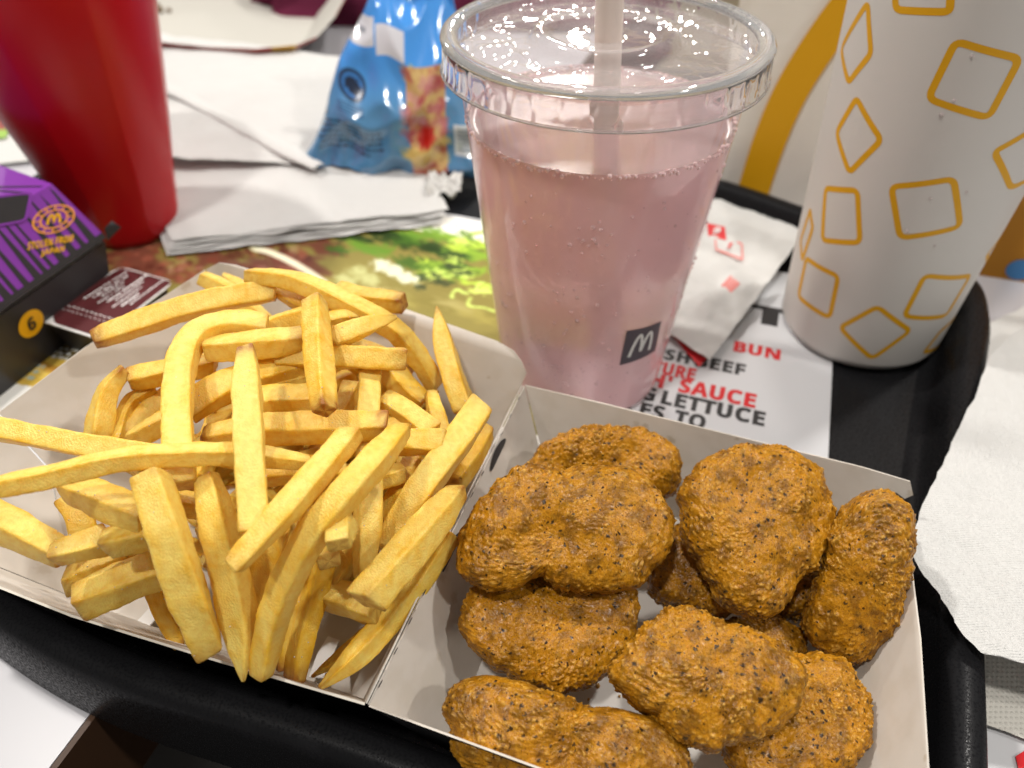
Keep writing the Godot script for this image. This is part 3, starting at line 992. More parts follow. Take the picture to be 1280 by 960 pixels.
	part(t, "slot_border", ribbon(win, 0.16, true, func(q: Vector2) -> Vector3: return won.call(q) + n * 0.0001, n), M.purple)
	# black lower half, narrowing to the tray
	var c0 := d - u * 0.0 + Vector3(0, -0.002, 0)
	var c1 := dl + Vector3(0, -0.002, 0)
	var c2 := gl + Vector3(0, -0.002, 0)
	var c3 := g + Vector3(0, -0.002, 0)
	var mid := (c0 + c1 + c2 + c3) / 4.0
	var low := []
	for q in [c0, c1, c2, c3]:
		var z: Vector3 = mid.lerp(q, 0.88)
		z.y = 0.0008
		low.append(z)
	var inn := []
	for q in [c0, c1, c2, c3]:
		inn.append(mid.lerp(q, 0.985))
	for i in 4:
		var s := (i + 1) % 4
		var f: Vector3 = (inn[i] + inn[s]) * 0.5 - mid
		part(t, "base_wall", slab(PackedVector3Array([inn[i], inn[s], low[s], low[i]]), 0.0006, f, M.box_black, M.board_in), null)
	part(t, "base_floor", slab(PackedVector3Array(low), 0.0004, Vector3.DOWN, M.box_black, M.board_in), null)
	part(t, "side_tab", slab(PackedVector3Array([d + out * 0.001 + Vector3(0, 0.004, 0), d + out * 0.006 + Vector3(0, 0.005, 0), d + out * 0.0075 - b * 0.003 + Vector3(0, 0.002, 0), d + out * 0.001 - v * 0.002 - Vector3(0, 0.004, 0)]), 0.0006, n, M.box_black, M.board_in), null)
	# orange dot with the number, on the lower half
	var fn: Vector3 = ((inn[0] + inn[1]) * 0.5 - mid)
	fn = (low[0] - inn[0]).cross(inn[1] - inn[0]).normalized() * signf((low[0] - inn[0]).cross(inn[1] - inn[0]).dot(fn))
	var dx: Vector3 = (inn[0] - inn[1]).normalized() * 0.0062
	var dy := fn.cross(dx).normalized() * 0.0062
	if dy.y < 0.0:
		dy = -dy
	var dc: Vector3 = inn[0].lerp(low[0], 0.36) - dx * 7.3 + fn * 0.0003
	var disc := PackedVector2Array()
	for i in 32:
		disc.append(Vector2.from_angle(TAU * i / 32.0))
	part(t, "number_dot", patch(disc, func(q: Vector2) -> Vector3: return dc + dx * q.x + dy * q.y, fn), M.yellow_ink)
	letters(t, "number", "6", dc - dx * 0.3 - dy * 0.5 + fn * 0.0002, dx * 0.6, dy * 1.0, M.box_black)


func sauce_tub() -> void:
	var c0 := Vector3(-0.20261, 0.01800, -0.26031)
	var c1 := Vector3(-0.18106, 0.01800, -0.29997)
	var c2 := Vector3(-0.15191, 0.01800, -0.28765)
	var c3 := c0 + (c2 - c1) * 1.15
	var t := thing("dip_tub", "small dip tub with a maroon printed foil lid, behind the fries", "dip tub", Vector3((c0 + c2).x * 0.5, 0.0006, (c0 + c2).z * 0.5))
	var uvq := func(q: Vector2) -> Vector3: return c0.lerp(c1, q.x).lerp(c3.lerp(c2, q.x), q.y)
	var rim := PackedVector3Array()
	var ring := rounded(PackedVector2Array([Vector2(0, 0), Vector2(1, 0), Vector2(1, 1), Vector2(0, 1)]), 0.13, 6, 2)
	for q in ring:
		rim.append(uvq.call(q))
	part(t, "foil_lid", slab(rim, 0.0006, Vector3.UP, M.white, M.white), null)
	var print_ := rounded(PackedVector2Array([Vector2(0.17, 0.045), Vector2(0.985, 0.045), Vector2(0.985, 0.98), Vector2(0.02, 0.98), Vector2(0.02, 0.30)]), 0.06, 4, 2)
	part(t, "lid_print", patch(print_, func(q: Vector2) -> Vector3: return uvq.call(q) + Vector3(0, 0.00015, 0), Vector3.UP), M.brown_foil)
	# rows of fine print
	var p := PackedVector3Array()
	var idx := PackedInt32Array()
	for row in 9:
		var y := 0.20 + 0.078 * row
		var x := 0.42 + 0.05 * ((row * 7) % 3)
		var end := 0.95 - 0.08 * ((row * 5) % 4)
		while x < end:
			var w := rng.randf_range(0.012, 0.045)
			var h := 0.032 if row % 3 == 1 else 0.022
			var q := Vector2(x, y + rng.randf_range(-0.004, 0.004))
			var o := p.size()
			for s in [Vector2.ZERO, Vector2(w, 0), Vector2(w, h), Vector2(0, h)]:
				p.append(uvq.call(q + s) + Vector3(0, 0.0003, 0))
			idx.append_array([o, o + 1, o + 2, o, o + 2, o + 3])
			x += w + rng.randf_range(0.006, 0.012) + (0.02 if rng.randf() < 0.12 else 0.0)
	for k in 24:
		var q := Vector2(0.21 + 0.004 * (k % 2) + (0.06 if k > 11 else 0.0), 0.16 + 0.07 * (k % 12))
		var o := p.size()
		for s in [Vector2.ZERO, Vector2(0.012, 0), Vector2(0.012, 0.02 + 0.02 * (k / 12)), Vector2(0, 0.02 + 0.02 * (k / 12))]:
			p.append(uvq.call(q + s) + Vector3(0, 0.0003, 0))
		idx.append_array([o, o + 1, o + 2, o, o + 2, o + 3])
	part(t, "fine_print", solid(p, idx, Vector3.UP), M.white)
	var mid := (c0 + c2) * 0.5
	var body := PackedVector3Array()
	for q in ring:
		var v: Vector3 = uvq.call(q)
		body.append(mid.lerp(v, 0.94) - Vector3(0, 0.0008, 0))
		var f := mid.lerp(v, 0.80)
		body.append(Vector3(f.x, 0.0012, f.z))
	part(t, "tub", grid(body, ring.size(), 2, true), M.box_black)


# ---------------------------------------------------------------- behind the tray

func background() -> void:
	# white paper carrier bag with a yellow arch
	var b0 := rf(36, 352, -6)
	var b1 := rf(230, 345, -6)
	var up := Vector3(0.0, 0.25, -0.012)
	var back := rf(0, 90, 0) - rf(0, 0, 0)
	var t := thing("paper_bag", "white paper carrier bag with a big yellow arch, standing behind the tray", "bag", (b0 + b1) * 0.5)
	var bag := mat(Color(0.80, 0.755, 0.68), 0.7, 0.3)
	relief(bag, M.paper.heightmap_texture, 0.06, 80.0)
	var fp := PackedVector3Array()
	for i in 30:
		for j in 30:
			var q := b0.lerp(b1, i / 29.0) + up * (j / 29.0)
			q += -back.normalized() * 0.0016 * fb.get_noise_3d(i * 0.12, j * 0.07, 2.0)
			fp.append(q)
	part(t, "front_panel", grid(fp, 30, 30, false, -back), bag)
	part(t, "left_gusset", slab(PackedVector3Array([b0, b0 + up, b0 + up + back * 0.5 + (b1 - b0) * 0.06, b0 + back * 0.5 + (b1 - b0) * 0.05]), 0.0003, b0 - b1, bag, bag), null)
	part(t, "right_gusset", slab(PackedVector3Array([b1, b1 + up, b1 + up + back * 0.5, b1 + back * 0.5]), 0.0003, b1 - b0, bag, bag), null)
	part(t, "back_panel", slab(PackedVector3Array([b0 + back * 0.5, b1 + back * 0.5, b1 + back * 0.5 + up, b0 + back * 0.5 + up]), 0.0003, back, bag, bag), null)
	part(t, "bottom_panel", slab(PackedVector3Array([b0, b1, b1 + back * 0.5, b0 + back * 0.5]), 0.0003, Vector3.UP, bag, bag), null)
	var on := func(q: Vector2) -> Vector3: return b0 + (b1 - b0) * q.x + up * q.y - back.normalized() * 0.0022
	var arc := PackedVector2Array()
	for q in [Vector2(0.1308, 0.0404), Vector2(0.1460, 0.1633), Vector2(0.1721, 0.2684), Vector2(0.2157, 0.3650), Vector2(0.2679, 0.4503), Vector2(0.3275, 0.5163), Vector2(0.3971, 0.5513), Vector2(0.4762, 0.5435)]:
		arc.append(Vector2(q.x * (b1 - b0).length(), q.y * up.length()))
	var wide := func(q: Vector2) -> Vector3: return on.call(Vector2(q.x / (b1 - b0).length(), q.y / up.length()))
	part(t, "printed_arch", ribbon(smooth(arc, 6), 0.0172, false, wide, -back), M.yellow_ink)
	# orange carton standing on the table at the right
	var o0 := Vector3(0.23631, -0.00600, -0.32915)
	var o1 := o0 + Vector3(0.11, 0, 0.035)
	var ob := Vector3(0.02, 0, -0.06)
	var oh := Vector3(0, 0.13, 0)
	var ot := thing("orange_carton", "orange card carton at the right edge behind the tall paper cup", "carton", (o0 + o1) * 0.5)
	var om := mat(Color(0.50, 0.21, 0.012), 0.55, 0.4)
	part(ot, "front_panel", slab(PackedVector3Array([o0, o1, o1 + oh, o0 + oh]), 0.0005, Vector3(-0.3, 0, 1), om, M.board_in), null)
	part(ot, "side_panel", slab(PackedVector3Array([o0, o0 + ob, o0 + ob + oh, o0 + oh]), 0.0005, Vector3(-1, 0, 0), om, M.board_in), null)
	part(ot, "back_panel", slab(PackedVector3Array([o0 + ob, o1 + ob, o1 + ob + oh, o0 + ob + oh]), 0.0005, -Vector3(-0.3, 0, 1), om, M.board_in), null)
	part(ot, "far_side_panel", slab(PackedVector3Array([o1, o1 + ob, o1 + ob + oh, o1 + oh]), 0.0005, Vector3(1, 0, 0), om, M.board_in), null)
	part(ot, "top_panel", slab(PackedVector3Array([o0 + oh, o1 + oh, o1 + ob + oh, o0 + ob + oh]), 0.0005, Vector3.UP, om, M.board_in), null)
	var blue := PackedVector2Array()
	for i in 18:
		blue.append(Vector2(0.14, 0.022) + Vector2.from_angle(TAU * i / 18.0) * Vector2(0.055, 0.045))
	part(ot, "blue_mark", patch(blue, func(q: Vector2) -> Vector3: return o0 + (o1 - o0) * (q.x + 0.02) + oh * (q.y + 0.03) + Vector3(-0.0001, 0, 0.0004), Vector3(0, 0, 1)), mat(Color(0.05, 0.22, 0.5), 0.5))
	# white paper food carton with a red rim
	var rim := [Vector3(-0.30563, 0.03400, -0.59629), Vector3(-0.27227, 0.03400, -0.56977), Vector3(-0.24223, 0.03400, -0.55637), Vector3(-0.20764, 0.03400, -0.54663), Vector3(-0.17499, 0.03400, -0.54345), Vector3(-0.14822, 0.03400, -0.55147), Vector3(-0.13727, 0.03400, -0.56977), Vector3(-0.13250, 0.03400, -0.61507), Vector3(-0.13260, 0.03400, -0.66853), Vector3(-0.15317, 0.03400, -0.80695), Vector3(-0.39043, 0.03400, -0.80695)]
	var foot := [Vector3(-0.32079, 0.00000, -0.67883), Vector3(-0.30288, 0.00000, -0.65699), Vector3(-0.26307, -0.00000, -0.62531), Vector3(-0.21435, 0.00000, -0.59757), Vector3(-0.18946, 0.00000, -0.59590), Vector3(-0.17865, 0.00000, -0.60775), Vector3(-0.17472, 0.00000, -0.63622), Vector3(-0.17289, 0.00000, -0.67883), Vector3(-0.17513, 0.00000, -0.72606), Vector3(-0.19214, 0.00000, -0.83206), Vector3(-0.38110, 0.00000, -0.83206)]
	var bt := thing("food_carton", "empty white paper food tray with a red line round its rim", "food carton", (foot[2] + foot[9]) * 0.5)
	var cp := PackedVector3Array()
	var rp := PackedVector3Array()
	for i in rim.size():
		for k in 5:
			cp.append(foot[i].lerp(rim[i], k / 4.0))
		var s: Vector3 = (rim[i] - foot[i])
		rp.append(rim[i] - s * 0.13 + Vector3(0, -0.0006, 0.0012))
		rp.append(rim[i] + Vector3(0, 0.0002, 0.0012))
	var carton := mat(Color(0.48, 0.465, 0.42), 0.6, 0.35)
	part(bt, "carton_wall", grid(cp, rim.size(), 5, true), carton)
	part(bt, "red_rim", grid(rp, rim.size(), 2, true), mat(Color(0.52, 0.05, 0.03), 0.5))
	part(bt, "yellow_mark", slab(PackedVector3Array([rp[10] + Vector3(0, 0, 0.001), rp[11] + Vector3(0, 0, 0.001), rp[9].lerp(rp[11], 0.4) + Vector3(0, 0, 0.001), rp[8].lerp(rp[10], 0.4) + Vector3(0, 0, 0.001)]), 0.0004, Vector3(0, 0, 1), mat(Color(0.65, 0.36, 0.02), 0.5), carton), null)
	part(bt, "carton_floor", slab(PackedVector3Array(foot), 0.0005, Vector3.UP, carton, carton), null)
	var sm := []
	for k in 14:
		sm.append([foot[2].lerp(foot[10], 0.55) + Vector3(rng.randfn(0, 0.012), 0.002, rng.randfn(0, 0.008)), rng.randf_range(0.002, 0.004)])
	tag(part(bt, "sauce_smear", balls(sm), mat(Color(0.16, 0.10, 0.05), 0.3)), "", "", "", "stuff")
	fruit_bag()
	# maroon cloth beyond the table
	var mp := PackedVector3Array()
	var mc := Vector3(-0.06184, 0.02000, -0.69270) + Vector3(0.02, -0.03, -0.085)
	for i in 90:
		for j in 40:
			var a := TAU * i / 90.0
			var e := PI * (j / 39.0) * 0.999
			var q := Vector3(cos(a) * sin(e), cos(e), sin(a) * sin(e))
			var r := 1.0 + 0.22 * fb.get_noise_3dv(q * 1.6) + 0.05 * fb.get_noise_3dv(q * 9.0)
			mp.append(mc + q * Vector3(0.20, 0.075, 0.075) * r)
	var cloth := mat(Color(0.13, 0.022, 0.05), 0.95, 0.1)
	relief(cloth, M.fine, 1.2, 40.0)
	single("garment", "maroon knitted garment bunched up at the far end of the table", "garment", grid(mp, 90, 40, true), cloth)
	# printed leaflet at the far left
	var lt := thing("leaflet", "white leaflet with a red and green print at the far left", "leaflet", Vector3(-0.33793, -0.00400, -0.49574))
	part(lt, "paper", sheet(Vector3(-0.35973, -0.00450, -0.43894), Vector3(-0.29214, -0.00450, -0.45528), Vector3(-0.34081, -0.00450, -0.55883), Vector3(-0.42748, -0.00450, -0.55883), 8, 8, 0.0012, 30.0), M.paper)
	part(lt, "red_print", sheet(Vector3(-0.38767, -0.00300, -0.48973), Vector3(-0.32844, -0.00300, -0.49473), Vector3(-0.34923, -0.00300, -0.54329), Vector3(-0.41793, -0.00300, -0.54329), 6, 6, 0.001, 30.0), mat(Color(0.25, 0.03, 0.012), 0.5))
	part(lt, "yellow_print", sheet(Vector3(-0.38467, -0.00160, -0.51486), Vector3(-0.35105, -0.00160, -0.52025), Vector3(-0.35977, -0.00160, -0.54268), Vector3(-0.39974, -0.00160, -0.54268), 6, 6, 0.0004, 30.0, 0.002), mat(Color(0.58, 0.30, 0.03), 0.5))
	part(lt, "green_print", sheet(Vector3(-0.36446, -0.00260, -0.47666), Vector3(-0.33260, -0.00260, -0.48391), Vector3(-0.33815, -0.00260, -0.49635), Vector3(-0.37240, -0.00260, -0.49132), 6, 6, 0.0004, 30.0, 0.002), mat(Color(0.25, 0.42, 0.04), 0.5))


func fruit_bag() -> void:
	# blue and clear plastic snack bag; painted in the pixels of a 440 x 430 print
	var im := Image.create(440, 430, false, Image.FORMAT_RGB8)
	for y in 430:
		for x in 440:
			var c := Color(0.26, 0.56, 0.86).lerp(Color(0.30, 0.50, 0.66), smoothstep(210, 330, y + 0.12 * x))
			if x > 250 + 0.04 * y and x < 345 and y > 190:
				c = Color(0.70, 0.56, 0.36)
			im.set_pixel(x, y, c)
	for k in 60:
		var c := Vector2(rng.randf_range(262, 342), rng.randf_range(200, 425))
		var low: bool = c.y > 320
		blob(im, c, Vector2(rng.randf_range(8, 28), rng.randf_range(8, 22)), rng.randf(), [Color(0.66, 0.30, 0.34, 0.6), Color(0.78, 0.55, 0.56, 0.6), Color(0.80, 0.70, 0.44, 0.6), Color(0.60, 0.22, 0.26, 0.6)][(k % 4) if not low else 2 + k % 2], 0.5, 0.4, k)
	blob(im, Vector2(290, 370), Vector2(50, 26), 0, Color(0.84, 0.72, 0.42), 0.4, 0.2)
	blob(im, Vector2(300, 330), Vector2(22, 30), 0.4, Color(0.70, 0.14, 0.10), 0.4, 0.2)
	im.fill_rect(Rect2i(100, 118, 92, 52), Color(0.78, 0.78, 0.80))
	im.fill_rect(Rect2i(196, 130, 62, 58), Color(0.80, 0.80, 0.83))
	for k in 6:
		im.fill_rect(Rect2i(126 + k * 8, 138, 6, 9), Color(0.45, 0.46, 0.5))
	blob(im, Vector2(138, 250), Vector2(32, 32), 0, Color(0.10, 0.18, 0.28), 0.1, 0.0)
	blob(im, Vector2(138, 250), Vector2(25, 25), 0, Color(0.20, 0.44, 0.70), 0.1, 0.0)
	blob(im, Vector2(140, 252), Vector2(20, 17), 0.5, Color(0.08, 0.14, 0.24), 0.2, 0.3)
	for row in 8:
		var x := 52 + (row * 13) % 9
		while x < [70, 70, 150, 190, 196, 190, 196, 170][row]:
			var w := rng.randi_range(4, 14)
			im.fill_rect(Rect2i(x, 300 + row * 12, w, 5), Color(0.10, 0.20, 0.30))
			x += w + 3
	for row in 4:
		im.fill_rect(Rect2i(104, 286 + row * 5, 60, 2), Color(0.14, 0.28, 0.42))
	im.fill_rect(Rect2i(362, 310, 60, 74), Color(0.78, 0.80, 0.82))
	for row in 6:
		im.fill_rect(Rect2i(368, 318 + row * 10, 50, 4), Color(0.35, 0.40, 0.46))
	var m := mat(Color.WHITE, 0.16, 0.6)
	m.albedo_texture = ImageTexture.create_from_image(im)
	m.clearcoat_enabled = true
	m.clearcoat = 0.6
	m.clearcoat_roughness = 0.06
	var b0 := Vector3(-0.12160, 0.01600, -0.41581)
	var b1 := Vector3(-0.01307, 0.00600, -0.41492)
	var w := (b1 - b0).length()
	var ax := (b1 - b0).normalized()
	var fr := Vector3(-ax.z, 0, ax.x)
	if fr.z < 0.0:
		fr = -fr
	var mid := (b0 + b1) * 0.5
	var p := PackedVector3Array()
	var uv := PackedVector2Array()
	var nu := 120
	var nv := 70
	for i in nu:
		for j in nv:
			var a := TAU * i / nu
			var v := float(j) / (nv - 1)
			var half := w * 0.5 * lerpf(1.0, 0.30, pow(v, 0.92)) * (1.0 - 0.04 * sin(v * 9.0))
			if v > 0.93:
				half *= 1.0 + 0.7 * (v - 0.93) / 0.07
			var x := cos(a) * half + w * 0.15 * v
			var dep := (0.013 if sin(a) > 0.0 else 0.008) * sin(a) * (0.35 + 1.1 * sin(PI * minf(v * 1.12 + 0.08, 1.0)))
			var q := Vector3(x * 40.0, v * 5.0, sin(a))
			dep += 0.0062 * (0.5 - absf(nz.get_noise_3dv(q * 0.55))) + 0.0042 * (0.5 - absf(nz.get_noise_3dv(q * Vector3(1.2, 0.6, 1.0) + Vector3(9, 0, 0))))
			var h := 0.103 * v + 0.002 * nz.get_noise_2d(x * 50.0, 1.0)
			p.append(mid + ax * x + fr * (dep - 0.042 * v) + Vector3(0, h, 0))
			uv.append(Vector2(0.5 + x / w, 1.0 - v))
	single("snack_bag", "crinkled blue plastic fruit bag with a white label and clear window", "snack bag", grid(p, nu, nv, true, Vector3.ZERO, PackedColorArray(), uv), m)


# ---------------------------------------------------------------- napkins and paper scraps

func napkins() -> void:
	# pile between the red tumbler and the blue bag
	for k in 4:
		var y := 0.0016 * k
		var o := Vector3(0.001 * k, y, -0.002 * k)
		var lab: String = ["lowest white napkin of the pile beside the red tumbler", "second lowest white napkin of the pile beside the tumbler", "third white napkin up in the pile beside the tumbler", "upper flat white napkin of the pile, its near edge curling up"][k]
		single("napkin", lab, "napkin", sheet(Vector3(-0.17635, 0.00150, -0.33389) + o, Vector3(-0.03756, 0.00150, -0.36552) + o, Vector3(-0.08733, 0.01100, -0.47990) + o, Vector3(-0.23952, 0.01100, -0.46771) + o, 40, 30, 0.0018, 22.0, 0.0015, k * 3.0, 0.002), M.tissue, "napkins piled beside the tumbler")
	single("napkin", "large white napkin folded over, lying on top of the pile", "napkin", sheet(Vector3(-0.20254, 0.02000, -0.40846), Vector3(-0.11149, 0.01350, -0.40885), Vector3(-0.09202, 0.02900, -0.53177), Vector3(-0.27365, 0.02900, -0.59438), 40, 40, 0.002, 18.0, 0.001, 11.0, 0.006), M.tissue)
	var roll := PackedVector3Array()
	var r0 := Vector3(-0.22939, 0.03150, -0.49329)
	var r1 := Vector3(-0.10848, 0.01650, -0.40276)
	for i in 40:
		for j in 10:
			var a := PI * 1.25 * j / 9.0 - 0.3
			var side := (r1 - r0).cross(Vector3.UP).normalized()
			roll.append(r0.lerp(r1, i / 39.0) + (side * cos(a) * 0.0050 + Vector3.UP * sin(a) * 0.0016) * (1.0 + 0.3 * nz.get_noise_2d(i * 0.1, 3.0)))
	single("napkin", "white napkin rolled into a narrow fold across the pile", "napkin", grid(roll, 40, 10, false, Vector3.UP), M.tissue)
	# crumpled scrap at the foot of the blue bag
	var sp := PackedVector3Array()
	var sc := Vector3(-0.03759, 0.01000, -0.39354)
	for i in 24:
		for j in 24:
			var x := i / 23.0 - 0.5
			var z := j / 23.0 - 0.5
			sp.append(sc + Vector3(x * 0.019, 0.004 * nz.get_noise_2d(x * 3.0, z * 3.0) + 0.012 * x * x - 0.004 * z, z * 0.018))
	single("paper_scrap", "small crumpled white paper scrap at the foot of the blue bag", "paper scrap", grid(sp, 24, 24, false, Vector3.UP), M.paper)
	# white sleeve with red print right of the pink drink
	var s00 := Vector3(0.05879, 0.00300, -0.28377)
	var s10 := Vector3(0.08380, 0.00300, -0.24920)
	var s11 := Vector3(0.14781, 0.01200, -0.33892)
	var s01 := Vector3(0.10858, 0.01200, -0.38971)
	var t := thing("paper_sleeve", "white paper sleeve with small red print between the drink and the tall cup", "paper sleeve", (s00 + s11) * 0.5 * Vector3(1, 0, 1))
	t.position.y = 0.0006
	part(t, "sleeve", sheet(s00, s10, s11, s01, 30, 40, 0.0018, 60.0, 0.0004, 5.0, 0.004), M.paper)
	part(t, "red_underside", slab(PackedVector3Array([s00 + Vector3(0.018, -0.0016, 0.0), s00 + Vector3(0.012, -0.0015, 0.012), s10 + Vector3(-0.004, -0.0014, 0.001), s10 + Vector3(0, -0.0012, -0.004)]), 0.0003, Vector3.UP, M.red_ink, M.paper), null)
	var on := func(q: Vector2) -> Vector3:
		var g := s00.lerp(s10, q.x).lerp(s01.lerp(s11, q.x), q.y)
		return g + Vector3(0, 0.0016 + 0.004 * sin(PI * q.x) * sin(PI * q.y), 0)
	var ax := (s10 - s00)
	var ay := (s01 - s00)
	var sq := func(c: Vector2, w: float, h: float, turn: float) -> PackedVector2Array:
		var r := PackedVector2Array()
		for k in [Vector2(-w, -h), Vector2(w, -h), Vector2(w, h), Vector2(-w, h)]:
			var d: Vector2 = k.rotated(turn)
			r.append(c + Vector2(d.x / ax.length(), d.y / ay.length()))
		return r
	var c9 := Vector2(0.33, 0.66)
	part(t, "red_square", patch(sq.call(c9, 0.0042, 0.0055, 0.35), on, Vector3.UP), M.red_ink)
	var c1 := Vector2(0.52, 0.60)
	var box := sq.call(c1, 0.0062, 0.0056, 0.35) as PackedVector2Array
	for i in 4:
		var a := box[i]
		var b := box[(i + 1) % 4]
		part(t, "outlined_box", ribbon(PackedVector2Array([a, b]), 0.012, false, on, Vector3.UP), M.pale_red_ink)
	var xd := (ax.normalized() * cos(0.35) + ay.normalized() * sin(0.35))
	var yd := Vector3.UP.cross(xd).normalized()
	if yd.dot(ay) < 0.0:
		yd = -yd
	var p9: Vector3 = on.call(c9) + Vector3(0, 0.0004, 0)
	letters(t, "lettering", "9", p9 - xd * 0.002 - yd * 0.0032, xd * 0.004, yd * 0.0064, M.white)
	var p1: Vector3 = on.call(c1) + Vector3(0, 0.0004, 0)
	letters(t, "lettering", "1", p1 - xd * 0.0012 - yd * 0.003, xd * 0.0024, yd * 0.006, M.red_ink)
	for k in 5:
		var c := Vector2(0.74, 0.40) + Vector2(0.025 * (k - 2), 0.0)
		part(t, "stamp_bar", patch(sq.call(c, 0.00038, 0.005, -0.1), on, Vector3.UP), M.pale_red_ink)
	# napkins hanging over the right lip of the tray
	var edge := [Vector3(191.8, 263.2, 0.0120), Vector3(166.4, 218.6, 0.0200), Vector3(154.4, 184.2, 0.0245), Vector3(144.8, 155.0, 0.0250), Vector3(136.2, 131.1, 0.0250), Vector3(129.5, 109.7, 0.0250), Vector3(127.9, 98.2, 0.0255), Vector3(130.0, 90.9, 0.0260), Vector3(134.8, 85.3, 0.0260), Vector3(138.1, 77.7, 0.0255), Vector3(141.8, 71.7, 0.0250), Vector3(147.9, 70.1, 0.0245), Vector3(160.9, 74.7, 0.0200)]
	var cur := Curve3D.new()
	for q in edge:
		cur.add_point(q)
	var np := PackedVector3Array()
	for i in 70:
		var s := float(i) / 69.0 * (edge.size() - 1)
		var k := mini(int(s), edge.size() - 2)
		var b: Vector3 = edge[k].cubic_interpolate(edge[k + 1], edge[maxi(k - 1, 0)], edge[mini(k + 2, edge.size() - 1)], s - k)
		for j in 40:
			var u := j / 39.0
			var r := b.x + (250.0 - b.x) * u
			var f := b.y + (150.0 - b.y) * u * u * 0.35
			var h := lerpf(b.z * 1000.0, 25.0, minf(u * 3.0, 1.0))
			h = lerpf(h, -3.0, smoothstep(172.0, 240.0, r))
			h += 1.6 * fb.get_noise_2d(r * 0.03, f * 0.03) + 0.5 * nz.get_noise_2d(r * 0.15, f * 0.15)
			np.append(rf(r + 0.6 * nz.get_noise_2d(f * 0.3, 1.0) * (1.0 - u), f, h))
	single("napkin", "embossed white napkin hanging over the right lip of the tray", "napkin", grid(np, 70, 40, false, Vector3.UP), M.tissue)
	var dots := mat(Color(0.66, 0.64, 0.58), 0.95, 0.15)
	relief(dots, dot_image(), 0.5, 6.0)
	single("napkin", "creamy napkin with raised dots on the table by the tray's right lip", "napkin", sheet(Vector3(0.12840, -0.00300, -0.09991), Vector3(0.16583, -0.00300, -0.08559), Vector3(0.19059, -0.00200, -0.12857), Vector3(0.13924, -0.00200, -0.12581), 30, 30, 0.001, 30.0, 0.001, 2.0), dots)
	single("napkin", "smooth white napkin corner under the embossed one at the right", "napkin", sheet(Vector3(0.19639, -0.00300, -0.24724), Vector3(0.24651, -0.00300, -0.22272), Vector3(0.31422, -0.00450, -0.33646), Vector3(0.22176, -0.00300, -0.28438), 30, 30, 0.0015, 30.0, 0.0008, 8.0), M.paper)
	var rt := thing("printed_card", "white card with a red print at the lower right frame edge", "card", Vector3(0.14709, -0.00600, -0.08891))
	part(rt, "paper", sheet(Vector3(0.11703, -0.00550, -0.07635), Vector3(0.15612, -0.00550, -0.06683), Vector3(0.17557, -0.00550, -0.09989), Vector3(0.13353, -0.00550, -0.10948), 6, 6, 0.0003, 30.0), M.mat_paper)
	part(rt, "red_print", patch(PackedVector2Array([Vector2(0, 0.2), Vector2(0.25, 0.35), Vector2(0.2, 0.6), Vector2(0.5, 0.85), Vector2(1, 1), Vector2(1, 0), Vector2(0.1, 0)]), func(q: Vector2) -> Vector3: return (Vector3(0.13158, -0.00460, -0.08002)).lerp(Vector3(0.14942, -0.00460, -0.07801), q.x).lerp((Vector3(0.13918, -0.00460, -0.09605)).lerp(Vector3(0.15858, -0.00460, -0.09492), q.x), q.y), Vector3.UP), M.red_ink)


func dot_image() -> ImageTexture:
	var im := Image.create(128, 128, false, Image.FORMAT_RGB8)
	im.fill(Color(0.35, 0.35, 0.35))
	for i in 5:
		for j in 5:
			blob(im, Vector2(32 * i + (16 if j % 2 else 0), 32 * j), Vector2(12, 12), 0, Color(0.9, 0.9, 0.9), 0.8, 0.0)
	return ImageTexture.create_from_image(im)


# ---------------------------------------------------------------- nuggets

